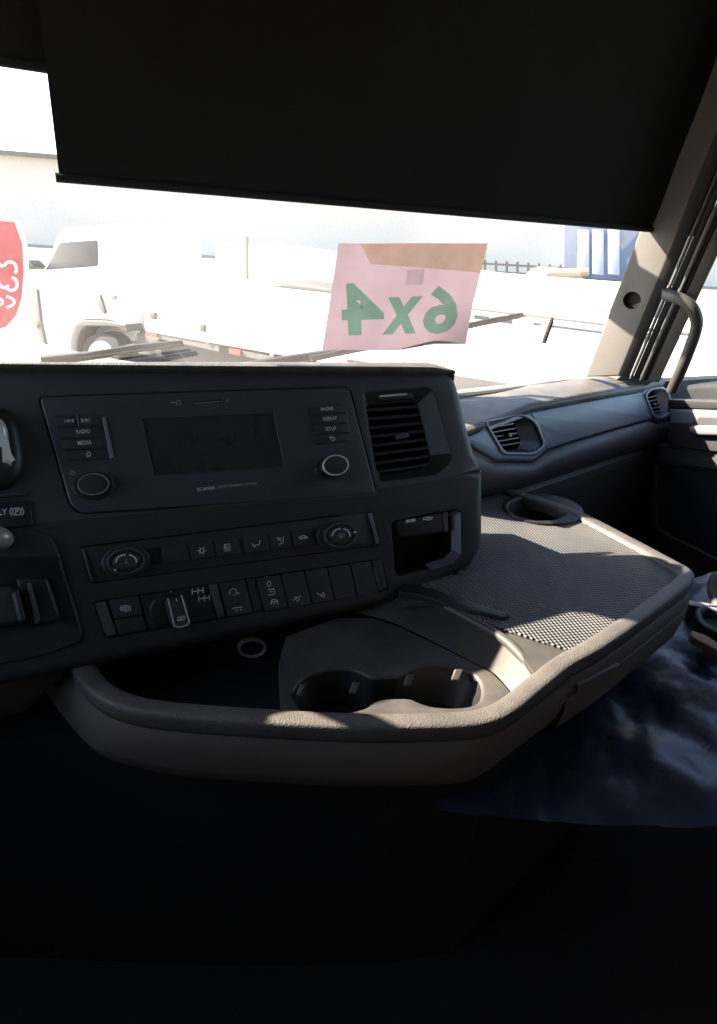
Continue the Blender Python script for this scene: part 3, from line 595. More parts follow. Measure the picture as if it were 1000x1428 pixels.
# dash top: from the fascia's upper edge back to the windscreen
fr = [(636, 611), (657, 603), (700, 588), (739, 572), (800, 560.5), (860, 550), (897, 543.5), (926, 536)]
bk = [(600, 547), (640, 543), (690, 538), (738, 532.5), (780, 527.5), (830, 523.5), (868, 523), (916, 528)]
rows = [[DF.px(x, y + 3, -.006) for x, y in fr], [DF.px(x, y, .001) for x, y in fr], [DF.px(x, y - 4, .003) for x, y in fr], [DF.px(x + .5, y - 9, -.002) for x, y in fr]]
A_ = [DF.px(x + .5, y - 11, -.008) for x, y in fr]; B_ = []
for i, (x, y) in enumerate(bk):
    B_.append(onz(x, y, WZ + .002) if i < 6 else at(x, y, [1.66, 1.70][i - 6]))
for k in range(0, 9):
    t = k / 8; rows.append([a.lerp(b, t) + Z * (.006 * math.sin(math.pi * t)) for a, b in zip(A_, B_)])
rows.append([b + NF * .03 - Z * .03 for b in B_]); obj('dash_top', loft(list(map(list, zip(*[spline(r, 1) for r in rows])))), M['dashtop'], D, 50)
# dark defroster slot near the glass
obj('defroster_slot', loft([[onz(x, y, WZ + .0085) for x, y in ((600, 552.5), (690, 543.5), (790, 529.5))], [onz(x, y, WZ + .0085) for x, y in ((600, 557), (690, 547), (800, 528.5))]]), M['deep'], D)
# skin below the fascia rolling under, then the glove panel
l3 = [(648, 617), (664, 627), (690, 643.5), (745, 644.5), (765, 628), (800, 616.5), (860, 599), (909, 585.5), (920, 591), (945, 578)]
l4 = [(648, 700), (664, 698), (700, 694), (735, 686), (765, 676), (800, 664), (860, 643.5), (909, 627), (925, 622), (945, 616)]
rows = []
for t, h in ((0, -.012), (.04, -.004), (.3, .004), (.6, -.004), (.85, -.022), (1, -.045)):
    rows.append([DF.px(a[0] + (b[0] - a[0]) * t, a[1] + (b[1] - a[1]) * t, h) for a, b in zip(l3, l4)])
obj('lower_skin', loft(rows), M['lowdash'], D, 60)
r0 = rows[-1]; r1 = [p + DF.n * .012 - Z * .012 for p in r0]; r2 = [p - Z * .022 for p in r1]; r3 = [p - Z * .40 - DF.n * .05 for p in r2]
obj('ledge', loft([r0, r1, r2]), M['lowdash'], D, 50)
obj('glove_panel', loft([[p - DF.n * .004 for p in r2], r3]), M['lowdash'], D)

# ------------------------------------------------------------------ storage console
ZO = -.022
K = thing('storage_console', 'grey brown storage console with woven mat shelf and cup holders under the dash', 'console', onz(500, 1000, -.9))
path_px = [(690, 676, -.489), (735, 688, -.489), (800, 709, -.489), (880, 749, -.489), (942, 782, -.489), (960, 792, -.489), (967, 801, -.489), (962, 812, -.489), (938, 831, -.490), (880, 874, -.491), (835, 904, -.493), (797, 925, -.495), (760, 954, -.499), (725, 983, -.504), (695, 1000, -.508), (660, 1008, -.510), (600, 1011, -.512), (520, 1012, -.513), (430, 1009, -.514), (300, 1001, -.515), (215, 993, -.516), (165, 982, -.516), (132, 965, -.516), (112, 944, -.516), (97, 915, -.516), (88, 890, -.516), (84, 868, -.516)]
path = spline([onz(*p) for p in path_px], 5)
cen = onz(560, 900, -.5); nrm = []
for i, p in enumerate(path):
    t = path[min(i + 1, len(path) - 1)] - path[max(i - 1, 0)]; n = V((t.y, -t.x, 0)).normalized()
    n = V((-t.y, t.x, 0)).normalized() if n.dot(p - cen) < 0 else n; nrm.append(n)
for _ in range(3): nrm = [(nrm[max(i - 1, 0)] + nrm[i] + nrm[min(i + 1, len(nrm) - 1)]).normalized() for i in range(len(nrm))]
def sweep(sec, i0=0, i1=None):
    i1 = len(path) if i1 is None else i1
    return loft([[path[i] + nrm[i] * o + Z * u for o, u in (sec(i) if callable(sec) else sec)] for i in range(i0, i1)])
obj('rim', sweep([(-.027, -.022), (-.0265, -.010), (-.0235, -.0035), (-.020, -.0008), (-.015, .0004), (-.005, .0006), (.0005, -.0002), (.0028, -.0026), (.0037, -.008), (.0032, -.020), (.0012, -.026), (-.004, -.028)]), M['rim'], K, 60)
isp = 5 * 11                                                                      # where the side panel meets the front panel
fp = [(-.006, -.0275), (-.001, -.0275), (.0, -.0295), (-.001, -.06), (-.008, -.095), (-.020, -.125), (-.06, -.150), (-.16, -.165)]
def flare(i): k = max(0, (i - (len(path) - 26)) / 26) ; return [(o + max(0, -u - .03) * .75 * k if u > -.10 else o + .05 * k, u) for o, u in [(o + .0072 * max(0, 1 - (i - isp) / 9), u) for o, u in fp]]
obj('front_panel', sweep(flare, isp), M['tan'], K, 60)
obj('side_panel', sweep([(-.006, -.0275), (.0, -.0275), (.003, -.030), (.006, -.045), (.0065, -.052), (.003, -.0535)], 6, isp + 1), M['tan'], K, 60)
obj('side_panel', sweep([(.003, -.0555), (.0065, -.057), (.0065, -.085), (.002, -.112), (-.010, -.135), (-.05, -.158), (-.14, -.168)], 6, isp + 1), M['tan'], K, 60)
obj('panel_backing', sweep([(-.02, -.02), (-.008, -.03), (-.006, -.06), (-.016, -.10), (-.06, -.138)]), M['deep'], K)
# small lidded compartment in the side panel
ia, ib = 5 * 9 + 4, 5 * 11 - 1
pa, pb = path[ia] + nrm[ia] * .0072 - Z * .062, path[ib] + nrm[ib] * .0072 - Z * .062
lidp = Pl(pa, pb, (pa + pb) / 2 - Z * .04 - (nrm[ia] + nrm[ib]) * .5 * .006)
obj('compartment_lid', prism(lidp, rpx([(806, 957), (866, 926), (857, 950), (802, 980)], 3), .0002, -.008, .0012), M['tan'], K)
# shelf: base, mat, cup holder
HT = HZ(-.499)
cupo = ell(757, 713, 57, 21, 6, 40); cupi = ell(749, 713.5, 41, 15.5, 5, 40)
obj('shelf_base', prism(HT, [(560, 838), (606, 836), (668, 870), (697, 884), (725, 907), (752, 944), (800, 909), (868, 858), (950, 797), (880, 758), (800, 716), (700, 680), (620, 660)], -.002, -.012, 0, 3, [ell(752, 713, 50, 18, 6, 40)]), M['deck'], K)
mat_out = [(585, 829), (612, 700), (700, 684), (770, 694), (817, 720), (952, 799), (878, 859), (803, 911), (706, 880), (660, 862)]
obj('woven_mat', prism(HT, mat_out, .002, -.001, .0012, 2, [ell(757, 713.3, 55, 20, 6, 40)]), M['weave'], K)
ch = obj('cup_holder', prism(HT, cupo, .007, -.004, .004, 4, [cupi]), M['black'], K)
bot = ell(749, 724, 34, 12, 5, 40)
obj('cup_well', join(ringloft(HT, cupi, .005, bot, -.06), prism(HT, ell(749, 724, 35, 13, 5, 40), -.058, -.06)), M['deep'], ch)
obj('mat_lip', prism(HT, rpx([(560, 818), (600, 825), (700, 857), (712, 863), (700, 867), (660, 858), (590, 836), (555, 830)], 3), .007, -.004, .003, 3), M['black'], K)
# ridge, wall and deck round the front cup holders
rid = spline([onz(x, y, z) for x, y, z in ((560, 822, -.503), (606, 838, -.503), (650, 861, -.503), (684, 880, -.503), (708, 896, -.504), (732, 921, -.509), (756, 956, -.524))], 5)
obj('ridge', tube(rid, .0075, 12), M['deck'], K)
wt_ = spline([onz(x, y, -.509) for x, y in ((500, 800), (560, 826), (606, 841), (650, 864), (684, 884), (706, 899), (728, 923), (748, 953))], 4)
wb_ = spline([onz(x, y, -.531) for x, y in ((470, 850), (520, 860), (559, 873), (620, 903), (664, 926), (685, 936), (703, 953), (722, 977))], 4)
obj('ramp_wall', loft([wt_, [a.lerp(b, .9) for a, b in zip(wt_, wb_)], wb_]), M['deck'], K)
def cp(l): return [(x / 3.125 + 380, y / 3.125 + 860) for x, y in l]
cups = cp([(95, 360), (100, 310), (140, 265), (220, 235), (300, 226), (370, 236), (430, 264), (480, 262), (545, 258), (580, 242), (640, 215), (720, 207), (800, 217), (870, 247), (905, 290), (908, 345), (880, 380), (800, 393), (700, 388), (640, 370), (600, 354), (540, 352), (470, 356), (430, 375), (400, 396), (300, 418), (190, 423), (125, 405)])
cups = [p for i in range(len(cups)) for p in [tuple(spline([(*cups[i - 1], 0), (*cups[i], 0), (*cups[(i + 1) % len(cups)], 0), (*cups[(i + 2) % len(cups)], 0)], 3)[3 + k][:2]) for k in range(3)]]
HD = HZ(-.529)
obj('cup_deck', prism(HD, [(392, 996), (388, 930), (398, 888), (470, 862), (520, 862), (559, 875), (620, 905), (685, 938), (703, 955), (722, 979), (700, 990), (684, 998), (520, 1001)], 0, -.008, 0, 3, [cups], hbev=.005), M['deck'], K)
wellb = [(x * .86 + 540 * .14, y * .80 + 985 * .20) for x, y in cups]
ww = obj('cup_well', join(ringloft(HD, cups, -.004, wellb, -.055), prism(HD, wellb, -.052, -.056)), M['black'], K)
for (x, y, wx) in ((420, 963, 4), (494, 960, 5), (570, 949, 5), (637, 942, 6)):
    q = Pl(at(x, y, 1), at(x + 20, y, 1), at(x, y + 20, 1)); dep = (HD.px(x, y, -.018) - CAM).dot(FW) - .012
    q = Pl(at(x, y, dep), at(x + 20, y, dep), at(x, y + 20, dep - .006))
    obj('grip_tab', prism(q, rpx([(x - wx + 3, y - 9), (x + wx + 3, y - 8), (x + wx - 3, y + 8), (x - wx - 3, y + 7)], 2), .004, -.006, .002), M['deck'], ww)
BWP = Pl(at(351, 902, .93), at(451, 890, .975), at(351, 902, .93) + Z * .1)
obj('bin_back', prism(BWP, [(30, 940), (105, 925), (300, 885), (470, 850), (606, 815), (640, 800), (640, 880), (395, 935), (395, 985), (150, 985), (100, 960), (30, 950)], -.002, -.012), M['deep'], K)
sk = obj('power_socket', prism(BWP, ell(351, 902, 19, 12.5, 0, 32), .002, -.03, 0, 2, [ell(351, 902, 14, 9, 0, 32)]), M['deep'], K)
obj('socket_ring', prism(BWP, ell(351, 902, 20, 13.2, 0, 36), .006, -.004, .002, 3, [ell(351, 902, 16, 10.2, 0, 36)]), M['satin'], sk)
obj('socket_well', prism(BWP, ell(351, 902, 18, 12, 0, 32), -.001, -.002), M['deep'], sk)
bf = [path[i] - nrm[i] * .03 for i in range(5 * 17, len(path), 4)]; bf = [V((p.x, p.y, CAM.z - .62)) for p in bf] + [onz(120, 915, -.6), onz(300, 880, -.6), onz(430, 880, -.6)]
obj('bin_floor', (bf, [list(range(len(bf)))]), M['deep'], K, 0)
obj('bin_side', loft([[onz(392, 1000, -.531), onz(392, 880, -.531)], [onz(392, 1000, -.531) - Z * .08, onz(392, 880, -.531) - Z * .08]]), M['deck'], K)
obj('bin_divider', prism(BWP, rpx([(335, 930), (388, 926), (388, 985), (335, 985)], 3), .02, .0, .003), M['deep'], K)
# closing body under the shelf, down towards the floor
und = [onz(x, y, -.63) for x, y in ((-400, 1010), (300, 1045), (560, 1050), (690, 1035), (800, 950), (900, 880), (850, 760), (600, 760), (-400, 850))]
obj('underbody', (und + [p - Z * .5 for p in und], [list(range(9))] + [[i, (i + 1) % 9, 9 + (i + 1) % 9, 9 + i] for i in range(9)]), M['deep'], K, 0)

ZO = 0.0
# ------------------------------------------------------------------ pillar, grab handle, door
pz = lambda x, y, k=1: (WS.px(x, y) - CAM).dot(FW) * k
e1 = [(816, 526), (847, 441), (876, 364), (905, 286), (980, 85), (1075, -170)]; e2 = [(864, 525), (898, 441), (930, 364), (962, 286), (1044, 85), (1142, -170)]
e3 = [(919, 533), (958, 448), (996, 366), (1034, 284), (1120, 85), (1225, -170)]
PT = Pl(at(818, 520, pz(818, 520) - .01), at(876, 364, pz(876, 364) - .01), at(866, 520, pz(818, 520) - .085))
PX = Pl(PT.px(866, 520), PT.px(930, 364), at(920, 530, pz(818, 520) - .12))
A = thing('windscreen_pillar', 'pale grey windscreen pillar trim with a dark round hole', 'pillar', PT.px(850, 545))
tw_ = ell(881.5, 419, 12.5, 12, -20, 28)
obj('pillar_trim', prism(PT, e1 + e2[::-1], 0, -.02, .006, 4, [tw_], hbev=.001), M['pillar'], A)
obj('speaker_hole', join(ringloft(PT, tw_, -.001, tw_, -.018), prism(PT, ell(881.5, 419, 14, 14), -.016, -.02)), M['deep'], A)
obj('speaker_clip', prism(PT, rpx([(879, 428), (891, 422), (893, 426), (882, 431)], 1.5), -.008, -.014, .001), M['sealgrey'], A)
def band(a, b, m, h, name):
    L_ = [(p[0] + (q[0] - p[0]) * a, p[1] + (q[1] - p[1]) * a) for p, q in zip(e2, e3)]; R_ = [(p[0] + (q[0] - p[0]) * b, p[1] + (q[1] - p[1]) * b) for p, q in zip(e2, e3)]
    obj(name, prism(PX, L_ + R_[::-1], h, -.03, .004, 3), M[m], A)
band(-.06, .24, 'seal', .002, 'door_seal'); band(.25, .33, 'sealgrey', .008, 'door_seal'); band(.34, .50, 'seal', .004, 'door_seal'); band(.51, .60, 'sealgrey', .009, 'door_seal'); band(.61, .70, 'seal', .003, 'door_seal'); band(.71, 1.0, 'trim', .004, 'door_frame')
GH = thing('grab_handle', 'dark curved grab handle on the passenger door pillar', 'grab handle', PX.px(936, 545))
gp = [(930, 409, .012), (942, 408.5, .03), (955, 411, .042), (966, 418, .05), (972, 428, .052), (974.5, 441, .052), (971, 458, .05), (963, 480, .046), (953, 505, .042), (945, 524, .036), (939, 538, .03)]
obj('handle_bar', tube(spline([PX.px(x, y, h) for x, y, h in gp], 5), .0132, 14), M['handle'], GH)
obj('handle_foot', prism(PX, rpx([(923, 402), (940, 400), (942, 416), (925, 417)], 4), .016, .0, .004), M['handle'], GH)

dp0 = at(944, 577, 1.76); dv = (RX * .10 - NF).normalized()
DP = Pl(dp0, dp0 + dv, dp0 + Z)
PDR = thing('passenger_door', 'dark passenger door panel with pale top trim and door pull', 'door', DP.px(1000, 900))
obj('door_panel', prism(DP, [(935, 610), (1300, 640), (1300, 1200), (860, 1200), (905, 690)], -.01, -.05), M['door'], PDR)
obj('outer_skin', prism(DP, [(-2, -1.2), (2, -1.2), (2, .0), (-2, .0)], -.06, -.08, uvin=True), M['white'] if 'white' in M else M['door'], PDR, 0)
obj('top_trim', prism(DP, [(936, 569), (990, 571), (1300, 585), (1300, 650), (985, 618), (978, 613), (936, 612)], .012, -.05, .010, 4), M['doortop'], PDR)
obj('dark_band', prism(DP, [(936, 588), (968, 589), (980, 580), (1300, 590), (1300, 660), (936, 622)], .0145, -.02, .003), M['door'], PDR)
obj('door_pull', prism(DP, rpx([(968, 596), (972, 592.5), (1300, 590), (1300, 612), (985, 606), (972, 603)], 3), .032, .01, .008, 4), M['pull'], PDR)
obj('armrest_band', prism(DP, [(918, 619), (1300, 650), (1300, 700), (930, 645), (916, 640)], .004, -.02, .003), M['lowdash'], PDR)
obj('door_pocket', prism(DP, rpx([(924, 650), (1300, 690), (1300, 860), (1000, 780), (924, 735)], 10), -.004, -.03, .004), M['deep'], PDR)
obj('pocket_edge', tube(spline([DP.px(x, y, .004) for x, y in ((917, 650), (915, 700), (918, 732), (930, 745), (965, 762), (1010, 785), (1100, 830))], 4), .006, 8), M['door'], PDR)
obj('window_seal', prism(DP, [(934, 557), (1300, 565), (1300, 574), (934, 569)], .010, -.03, .003), M['seal'], PDR)
obj('window_glass', ([DP.px(915, 572, -.02), DP.px(1300, 572, -.02), DP.px(1300, 100, -.02), DP.px(1060, 200, -.02), DP.px(985, 360, -.02)], [[0, 1, 2, 3, 4]]), M['sideglass'], PDR, 0)

# ------------------------------------------------------------------ blue film over the passenger floor
def film():
    m = mat('blue_plastic_film', (.024, .036, .066), .30, grain=('noise', 17, .4, .012), var=.5, vscale=12, rvar=.12); return m
q0, q1, q2, q3 = onz(600, 1120, -.74), onz(905, 810, -.70), onz(1330, 810, -.66), onz(1300, 1180, -.74); rows = []
for j in range(71):
    r = []
    for i in range(71):
        s_, t_ = i / 70, j / 70; p = q0.lerp(q1, t_).lerp(q3.lerp(q2, t_), s_)
        z = .05 * noise.noise(p * 3.2) + .012 * noise.noise(p * 11) + .012 * abs(noise.noise(V((p.x * 9 + p.y * 6, p.y * 3, 0)))) + .003 * noise.noise(V((p.x * 60, p.y * 14, 0)))
        r.append(p + Z * z)
    rows.append(r)
tag(obj('floor_film', loft(rows), film(), None, 80), 'crumpled dark blue plastic film lying over the passenger floor', 'plastic film')['kind'] = 'stuff'
kb = thing('seat_adjuster', 'black round seat adjuster with worn tan edge on the blue film', 'seat adjuster', onz(985, 885, -.68))
SA = HZ(-.655)
obj('adjuster_ring', prism(SA, ell(1004, 872, 40, 19, 25, 32), .012, -.02, .008, 4, [ell(1004, 872, 28, 12, 25, 32)]), M['black'], kb)
obj('adjuster_plate', prism(SA, ell(1004, 872, 30, 13, 25, 28), -.006, -.012), M['deep'], kb)
obj('worn_edge', prism(SA, rpx([(962, 880), (985, 888), (1010, 905), (1005, 912), (978, 898), (962, 889)], 4), .004, -.01, .003), mat('worn_tan', (.28, .17, .11), .7), kb)
obj('side_guard', prism(SA, rpx([(955, 842), (1010, 852), (1050, 862), (1050, 870), (1000, 858), (958, 850)], 3), .012, -.02, .003), M['strip'], kb)
sx = tag(obj('seat_lever', tube(spline([onz(1003, 850, -.66), onz(999, 835, -.645), onz(996, 818, -.63), onz(1003, 803, -.61)], 4), [.012] * 5 + [.014] * 8, 12), M['trim']), 'beige rounded lever end above the seat adjuster', 'lever')

# ------------------------------------------------------------------ sign on the windscreen
SG = thing('window_sign', 'pink paper sign reading 6x4 seen from behind on the windscreen', 'sign', WS.px(560, 487, .004))
so_ = [(470, 338), (468, 363), (460, 415), (448, 485.5), (470, 487), (520, 487), (560, 485.5), (600, 481), (628, 478), (643, 471), (653, 440), (664, 403), (672, 372), (678, 338)]
def sgn(pts, h, thick=.0006): return prism(WS, pts, h, h - thick)
rows = []
for k in range(13):
    t = k / 12; r = []
    for i in range(25):
        s_ = i / 24; xl = 470.5 - 22 * t; xr = 678 - 36 * t + (3 * math.sin(t * 3)); yb_ = 487 - (13 * max(0, s_ - .55) / .45); yy = 338 + (yb_ - 338) * t
        h = .004 + .0015 * math.sin(s_ * 9 + t * 4) + (.018 * max(0, (s_ - .78) / .22) ** 1.5 * max(0, (t - .62) / .38) if s_ > .78 and t > .62 else 0)
        r.append(WS.px(xl + (xr - xl) * s_, yy, h))
    rows.append(r)
obj('paper_sheet', loft(rows), M['pink'], SG, 80)
ch = .0068
for c, qd in (('4', [(473, 394), (531, 391), (535, 465), (476, 466)]), ('x', [(538, 413), (588, 411), (578, 463), (531, 465)]), ('6', [(592, 398), (640, 394), (634, 462), (586, 466)])):
    obj('lettering', lettering(c, WS, qd, ch, True), M['green'], SG)
obj('tape', prism(WS, [(566, 375), (590, 373), (588, 395), (564, 396)], ch, ch - .0004), ink('clear_tape', (.94, .93, .95)), SG)
obj('card', prism(WS, [(500, 338), (677, 338), (672, 378.5), (620, 374), (560, 369), (515, 366)], .0085, .0075), M['orange'], SG)

# ------------------------------------------------------------------ wipers (outside the glass)
def wiper(a, b, foot, lab):
    t = thing('wiper', lab, 'wiper', WS.px(*foot, -.03), 'windscreen wipers')
    P0, P1 = WS.px(*a, -.022), WS.px(*b, -.022); d = (P1 - P0)
    obj('blade', tube([P0, P0.lerp(P1, .5) - WS.n * .004, P1], [.004, .006, .004], 8), M['seal'], t)
    obj('rubber', tube([P0 + WS.n * .012, P1 + WS.n * .012], .0025, 6), M['deep'], t)
    obj('arm', tube([WS.px(*foot, -.045), P0.lerp(P1, .25) - WS.n * .02 - Z * .012, P0.lerp(P1, .52) - WS.n * .01], [.010, .008, .005], 8), M['seal'], t)
wiper((118, 503), (258, 484), (60, 520), 'dark wiper resting low in front of the small white truck')
wiper((438, 506), (736, 443), (350, 525), 'dark wiper crossing behind the pink sign')

# ------------------------------------------------------------------ the yard outside
M['white'] = mat('white_vehicle_paint', (.74, .74, .74), .35, var=.04, vscale=2, dust=((.5, .45, .38), .3, 2)); M['tyre'] = mat('tyre_rubber', (.03, .029, .028), .8); M['winglass'] = mat('vehicle_window', (.03, .033, .04), .35, spec=.25)
M['chassis'] = mat('dusty_chassis', (.06, .057, .054), .7); M['red'] = mat('red_reflector', (.55, .07, .05), .4); M['bumper'] = mat('grey_bumper', (.11, .105, .10), .6); M['amber'] = mat('amber_lens', (.7, .3, .05), .3)
a_, b_ = onz(205, 463, -1.85), onz(440, 508, -1.85)
TS = Pl(a_, b_, a_ + Z)                                                           # near side of the small truck
WT = thing('small_truck', 'small white truck with drop side bed parked facing left', 'truck', TS.px(137, 512))
back = -1.75
obj('cab', prism(TS, rpx([(52, 408), (58, 392), (62, 374), (78, 330), (86, 318), (160, 312), (174, 318), (178, 462), (172, 463), (168, 452), (150, 447), (118, 446), (108, 452), (101, 470), (99, 498), (66, 486), (56, 455)], 5, 3), 0, back, .05, 4), M['white'], WT)
obj('window', prism(TS, rpx([(84, 338), (136, 334), (137, 371), (64, 376)], 4), .012, -.02, .005), M['winglass'], WT)
dr = obj('door', prism(TS, rpx([(80, 376), (168, 372), (170, 446), (118, 444), (100, 452)], 6), .008, -.02, .01), M['white'], WT)
obj('handle', prism(TS, rpx([(138, 412), (142, 410), (150, 436), (146, 438), (138, 424)], 2), .04, 0, .01), M['bumper'], dr)
obj('badge', prism(TS, rpx([(156, 412), (163, 411), (164, 417), (157, 418)], 1), .02, 0, .003), M['bumper'], dr)
obj('bumper', prism(TS, rpx([(50, 404), (54, 402), (60, 450), (66, 480), (97, 490), (96, 500), (60, 488), (53, 455)], 3), .04, -.6, .02), M['bumper'], WT)
obj('mirror', prism(TS, rpx([(40, 363), (56, 362), (66, 372), (62, 376), (44, 373)], 3), .25, .02, .03), M['winglass'], WT)
obj('turn_signal', prism(TS, ell(53, 451, 3.5, 4.5, 0, 14), .06, 0, .01), M['amber'], WT)
obj('wheel_arch', prism(TS, rpx([(100, 498), (101, 470), (108, 452), (118, 446), (150, 447), (178, 452), (182, 462), (176, 463), (168, 457), (150, 455), (124, 455), (116, 462), (111, 480), (110, 499)], 2), .05, -.3, .02), M['chassis'], WT)
def wheel(cx, cy, rx, ry):
    k = obj('wheel', prism(TS, ell(cx, cy, rx, ry, 0, 32), -.02, -.30, .05, 4), M['tyre'], WT)
    obj('rim', prism(TS, ell(cx, cy, rx * .58, ry * .58, 0, 24), -.01, -.04, .015, 3, [ell(cx, cy, rx * .25, ry * .25, 0, 24)]), M['white'], k)
    obj('hub', prism(TS, ell(cx, cy, rx * .24, ry * .24, 0, 16), 0, -.06, .02, 3), M['bumper'], k)
wheel(139, 492, 29, 28); wheel(520, 560, 34, 33)
obj('chassis', prism(TS, [(178, 462), (205, 466), (440, 512), (700, 565), (700, 590), (440, 535), (190, 500)], -.25, -1.2), M['chassis'], WT)
obj('fuel_box', prism(TS, rpx([(183, 465), (215, 472), (222, 500), (186, 496)], 3), -.1, -.6, .03), M['chassis'], WT)
bed = obj('bed', prism(TS, rpx([(203, 386), (216, 384), (456, 411), (700, 440), (1050, 482), (1050, 640), (700, 556), (440, 503), (205, 462)], 3), .05, back - .1, .02), M['white'], WT)
for x in (290, 380, 470, 560):
    obj('bed_post', prism(TS, [(x, 393 + (x - 215) * .113), (x + 4, 393 + (x - 215) * .113), (x + 4, 478 + (x - 290) * .2), (x, 477 + (x - 290) * .2)], .06, .04), M['white'], bed)
for x, y in ((207, 456), (323, 480), (530, 523)):
    obj('reflector', prism(TS, [(x, y + 5), (x + 15, y + 8), (x + 15, y + 15), (x, y + 12)], .06, .04), M['red'], bed)
    obj('side_rail', prism(TS, [(x + 17, y + 8.5), (x + 100, y + 25), (x + 100, y + 34), (x + 17, y + 16)], .03, -.1), M['bumper'], bed)
for l_ in ([(690, 443), (716, 446), (716, 451), (690, 448)], [(664, 439), (684, 441.5), (684, 446), (664, 444)], [(746, 449.5), (756, 451), (756, 453.5), (746, 452.5)], [(770, 453), (930, 473), (930, 475.5), (770, 455.5)]):
    obj('side_mark', prism(TS, l_, .056, .04), M['bumper'], bed)
obj('bed_rail', prism(TS, [(640, 425), (1050, 474), (1050, 478), (640, 429)], .10, .045, .01), M['bumper'], bed)
for x, y in ((214, 440), (283, 457)):
    obj('latch', prism(TS, rpx([(x, y - 6), (x + 8, y - 5), (x + 8, y + 5), (x, y + 4)], 1), .09, .04, .01), M['chassis'], bed)
tag(obj('folded_tarp', prism(TS, rpx([(365, 400), (385, 392), (420, 397), (452, 403), (457, 411), (420, 408), (372, 404)], 3), -.2, -.9, .05), M['chassis']), 'grey folded tarp lying on the truck bed edge', 'tarp')
pst = tag(obj('stake_post', prism(TS.shift(-.9), [(339, 330), (345, 330), (346, 404), (340, 404)], .03, -.03), M['bumper']), 'dark upright stake standing on the bed', 'stake')
# long pale trailer parked beyond, right of the sign
a2, b2 = onz(640, 470, -1.5), onz(880, 500, -1.5)
TR_ = Pl(a2, b2, a2 + Z)
TL = thing('flatbed_trailer', 'long white flatbed trailer side right of the pink sign', 'trailer', TR_.px(760, 560))
obj('side_board', prism(TR_, [(300, 340), (560, 372), (660, 388), (960, 412), (960, 458), (640, 432), (300, 400)], 0, -2.3, .03), M['white'], TL)
obj('skirt', prism(TR_, [(640, 434), (960, 461), (960, 520), (640, 485), (300, 450), (300, 402)], -.05, -2.2), M['white'], TL)
for i in range(3): obj('under_marker', prism(TR_, [(664 + i * 24, 434 + i * 2.6), (682 + i * 24, 436 + i * 2.6), (682 + i * 24, 440 + i * 2.6), (664 + i * 24, 438 + i * 2.6)], .02, -.02), M['bumper'], TL)
obj('rail_line', prism(TR_, [(760, 446), (960, 464), (960, 467), (760, 449)], .02, -.02), mat('faded_red_rail', (.55, .36, .30), .7), TL)
for x in (700, 800, 900): obj('landing_leg', prism(TR_, [(x, 495), (x + 14, 497), (x + 14, 590), (x, 590)], -.4, -.6), M['bumper'], TL)
tag(obj('dirt_strip', prism(WS, rpx([(770, 443), (774, 444), (773, 450), (763, 480), (757, 480), (759, 472)], 1.5, 2), -.003, -.006, .001), mat('dried_brown_dirt', (.10, .075, .06), .8)), 'short brown strip of dried dirt stuck on the windscreen beside the wiper tip', 'dirt')
BT = Pl(at(790, 380, 17), at(880, 388, 16.5), at(790, 380, 17) + Z)
bt = thing('blue_truck', 'blue truck with pale panels far behind the white trailer', 'truck', BT.px(840, 440))
M['blue'] = mat('blue_paint', (.10, .14, .22), .4)
obj('body', prism(BT, [(785, 300), (900, 306), (900, 396), (785, 386)], 0, -2.2, .05), M['blue'], bt)
for x in (806, 826, 848): obj('panel', prism(BT, [(x, 320), (x + 16, 321), (x + 16, 384), (x, 382)], .05, -.02, .01), mat('pale_blue_panel', (.45, .5, .58), .4), bt)
obj('sill', prism(BT, [(785, 387), (900, 397), (900, 440), (785, 430)], .0, -1.8), M['chassis'], bt)
LM = thing('loader_machine', 'tan and orange loader machine in front of the blue truck', 'machine', at(780, 430, 15))
LP_ = Pl(at(760, 385, 15), at(820, 390, 15), at(760, 385, 15) + Z); M['tanp'] = mat('faded_orange_paint', (.42, .20, .10), .6)
obj('body', prism(LP_, rpx([(752, 386), (770, 376), (800, 378), (816, 388), (816, 432), (752, 430)], 4), 0, -1.5, .05), M['tanp'], LM)
obj('boom', tube([LP_.px(748, 394, .1), LP_.px(762, 380, .1), LP_.px(790, 380, .1), LP_.px(818, 379, .1)], .09, 8), mat('tan_boom', (.5, .38, .22), .6), LM)
obj('wheel', prism(LP_, ell(800, 425, 20, 20), .1, -.4, .05), M['tyre'], LM)
FN = thing('yard_fence', 'grey slatted fence strip behind the white trailer', 'fence', at(710, 420, 19))
FP = Pl(at(640, 385, 19), at(780, 395, 18.6), at(640, 385, 19) + Z)
for i in range(15): obj('fence_post', prism(FP, [(600 + i * 15, 358 + i * .9), (603.5 + i * 15, 358 + i * .9), (603.5 + i * 15, 430), (600 + i * 15, 430)], .03, -.03), M['bumper'], FN)
for y in (361, 372, 380): obj('fence_rail', prism(FP, [(590, y), (830, y + 14), (830, y + 17), (590, y + 3)], .02, -.02), M['bumper'], FN)
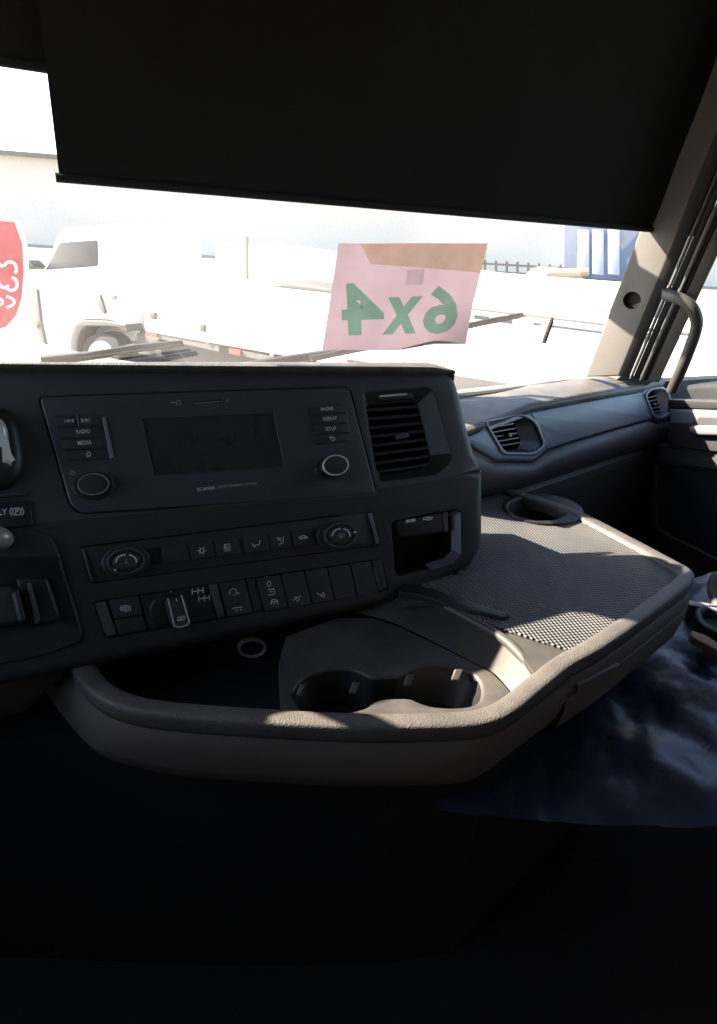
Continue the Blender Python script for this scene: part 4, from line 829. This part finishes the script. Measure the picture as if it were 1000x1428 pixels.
# red banner at the far left
BP = Pl(at(0, 420, 6.5), at(40, 420, 6.6), at(0, 420, 6.5) + Z)
BN = thing('red_banner', 'red feather banner with white script at the yard edge', 'banner', BP.px(0, 600))
obj('cloth', prism(BP, [(-80, 300), (20, 310), (31, 340), (33, 380), (30, 415), (22, 440), (8, 456), (-20, 462), (-80, 460)], 0, -.01), mat('red_cloth', (.55, .05, .06), .8), BN)
obj('edge_band', prism(BP, [(20, 308), (29, 308), (39, 345), (41, 385), (37, 418), (28, 444), (12, 462), (-20, 468), (-80, 466), (-80, 461), (-20, 463), (8, 457), (22, 441), (30, 415.5), (33, 380.5), (31, 340.5)], .006, -.004), mat('cream_band', (.72, .66, .55), .8), BN)
obj('script', join(strokes(BP, [arc(14, 375, 9, 10, 200, 400), arc(6, 392, 8, 9, 180, 40), arc(16, 396, 8, 9, -90, 140), [(-6, 364), (4, 372)]], 4.5, .004), strokes(BP, [arc(-2, 421, 22, 9, -60, 60), arc(-4, 421, 8, 5, 0, 360)], 4, .004)), mat('white_script', (.75, .74, .7), .8), BN)
obj('pole', tube([BP.px(-60, 300), BP.px(-60, 700)], .02, 8), M['bumper'], BN)
# side window view: parked pale van and the door mirror
MR = thing('door_mirror', 'dark exterior mirror housing seen through the passenger window', 'mirror', DP.px(975, 560, -.25))
MP = DP.shift(-.22)
obj('housing', prism(MP, rpx([(948, 552), (955, 538), (985, 533), (1080, 530), (1080, 600), (950, 590)], 8), .03, -.1, .02, 4), M['deep'], MR)
obj('arm', tube([MP.px(990, 560), MP.px(1010, 600)], .02, 8), M['deep'], MR)
VP = Pl(at(960, 480, 5), at(1040, 480, 4.4), at(960, 480, 5) + Z)
VN = thing('parked_van', 'pale parked vehicle beyond the passenger window', 'van', VP.px(1000, 640))
obj('body', prism(VP, rpx([(965, 470), (985, 440), (1200, 440), (1200, 640), (955, 610), (958, 520)], 6), 0, -1.8, .08), mat('pale_van_paint', (.55, .58, .63), .4), VN)
obj('panel', prism(VP, rpx([(994, 480), (1200, 476), (1200, 505), (996, 512)], 3), .02, -.02, .01), mat('worn_brown_panel', (.3, .24, .2), .7), VN)
# pale warehouse wall closing the yard
WH = thing('warehouse', 'long pale warehouse wall at the back of the yard', 'building', V((-20, 45, 0)))
obj('wall', box((-15, 46, 2.6), (60, 8, 0), (-.05, .4, 0), (0, 0, 2.6)), mat('warehouse_sheet', (.74, .66, .56), .8), WH, 0)
obj('roof_edge', box((-15, 45.5, 5.3), (60.5, 8.06, 0), (-.09, .7, 0), (0, 0, .12)), M['bumper'], WH, 0)
# round front mirror added outside, out of view, to throw the pillar's round shadow
fm = PT.px(893, 425) + SUN * .62
FM = thing('added_front_mirror', 'added round black mirror outside the windscreen, placed to shade the pillar', 'mirror', fm)
pm = object.__new__(Pl); pm.o = fm; pm.n = -SUN; pm.u = RT.cross(SUN).cross(SUN).normalized() * -1; pm.v = pm.n.cross(pm.u)
obj('housing', prism(pm, [(math.cos(a * .196) * .055, math.sin(a * .196) * .115) for a in range(32)], .02, -.05, .02, 4, uvin=True, back=True), M['deep'], FM)
obj('arm', tube([fm, fm + Z * .25 + NF * .05, fm + Z * .45 - NF * .15], .012, 8), M['deep'], FM)
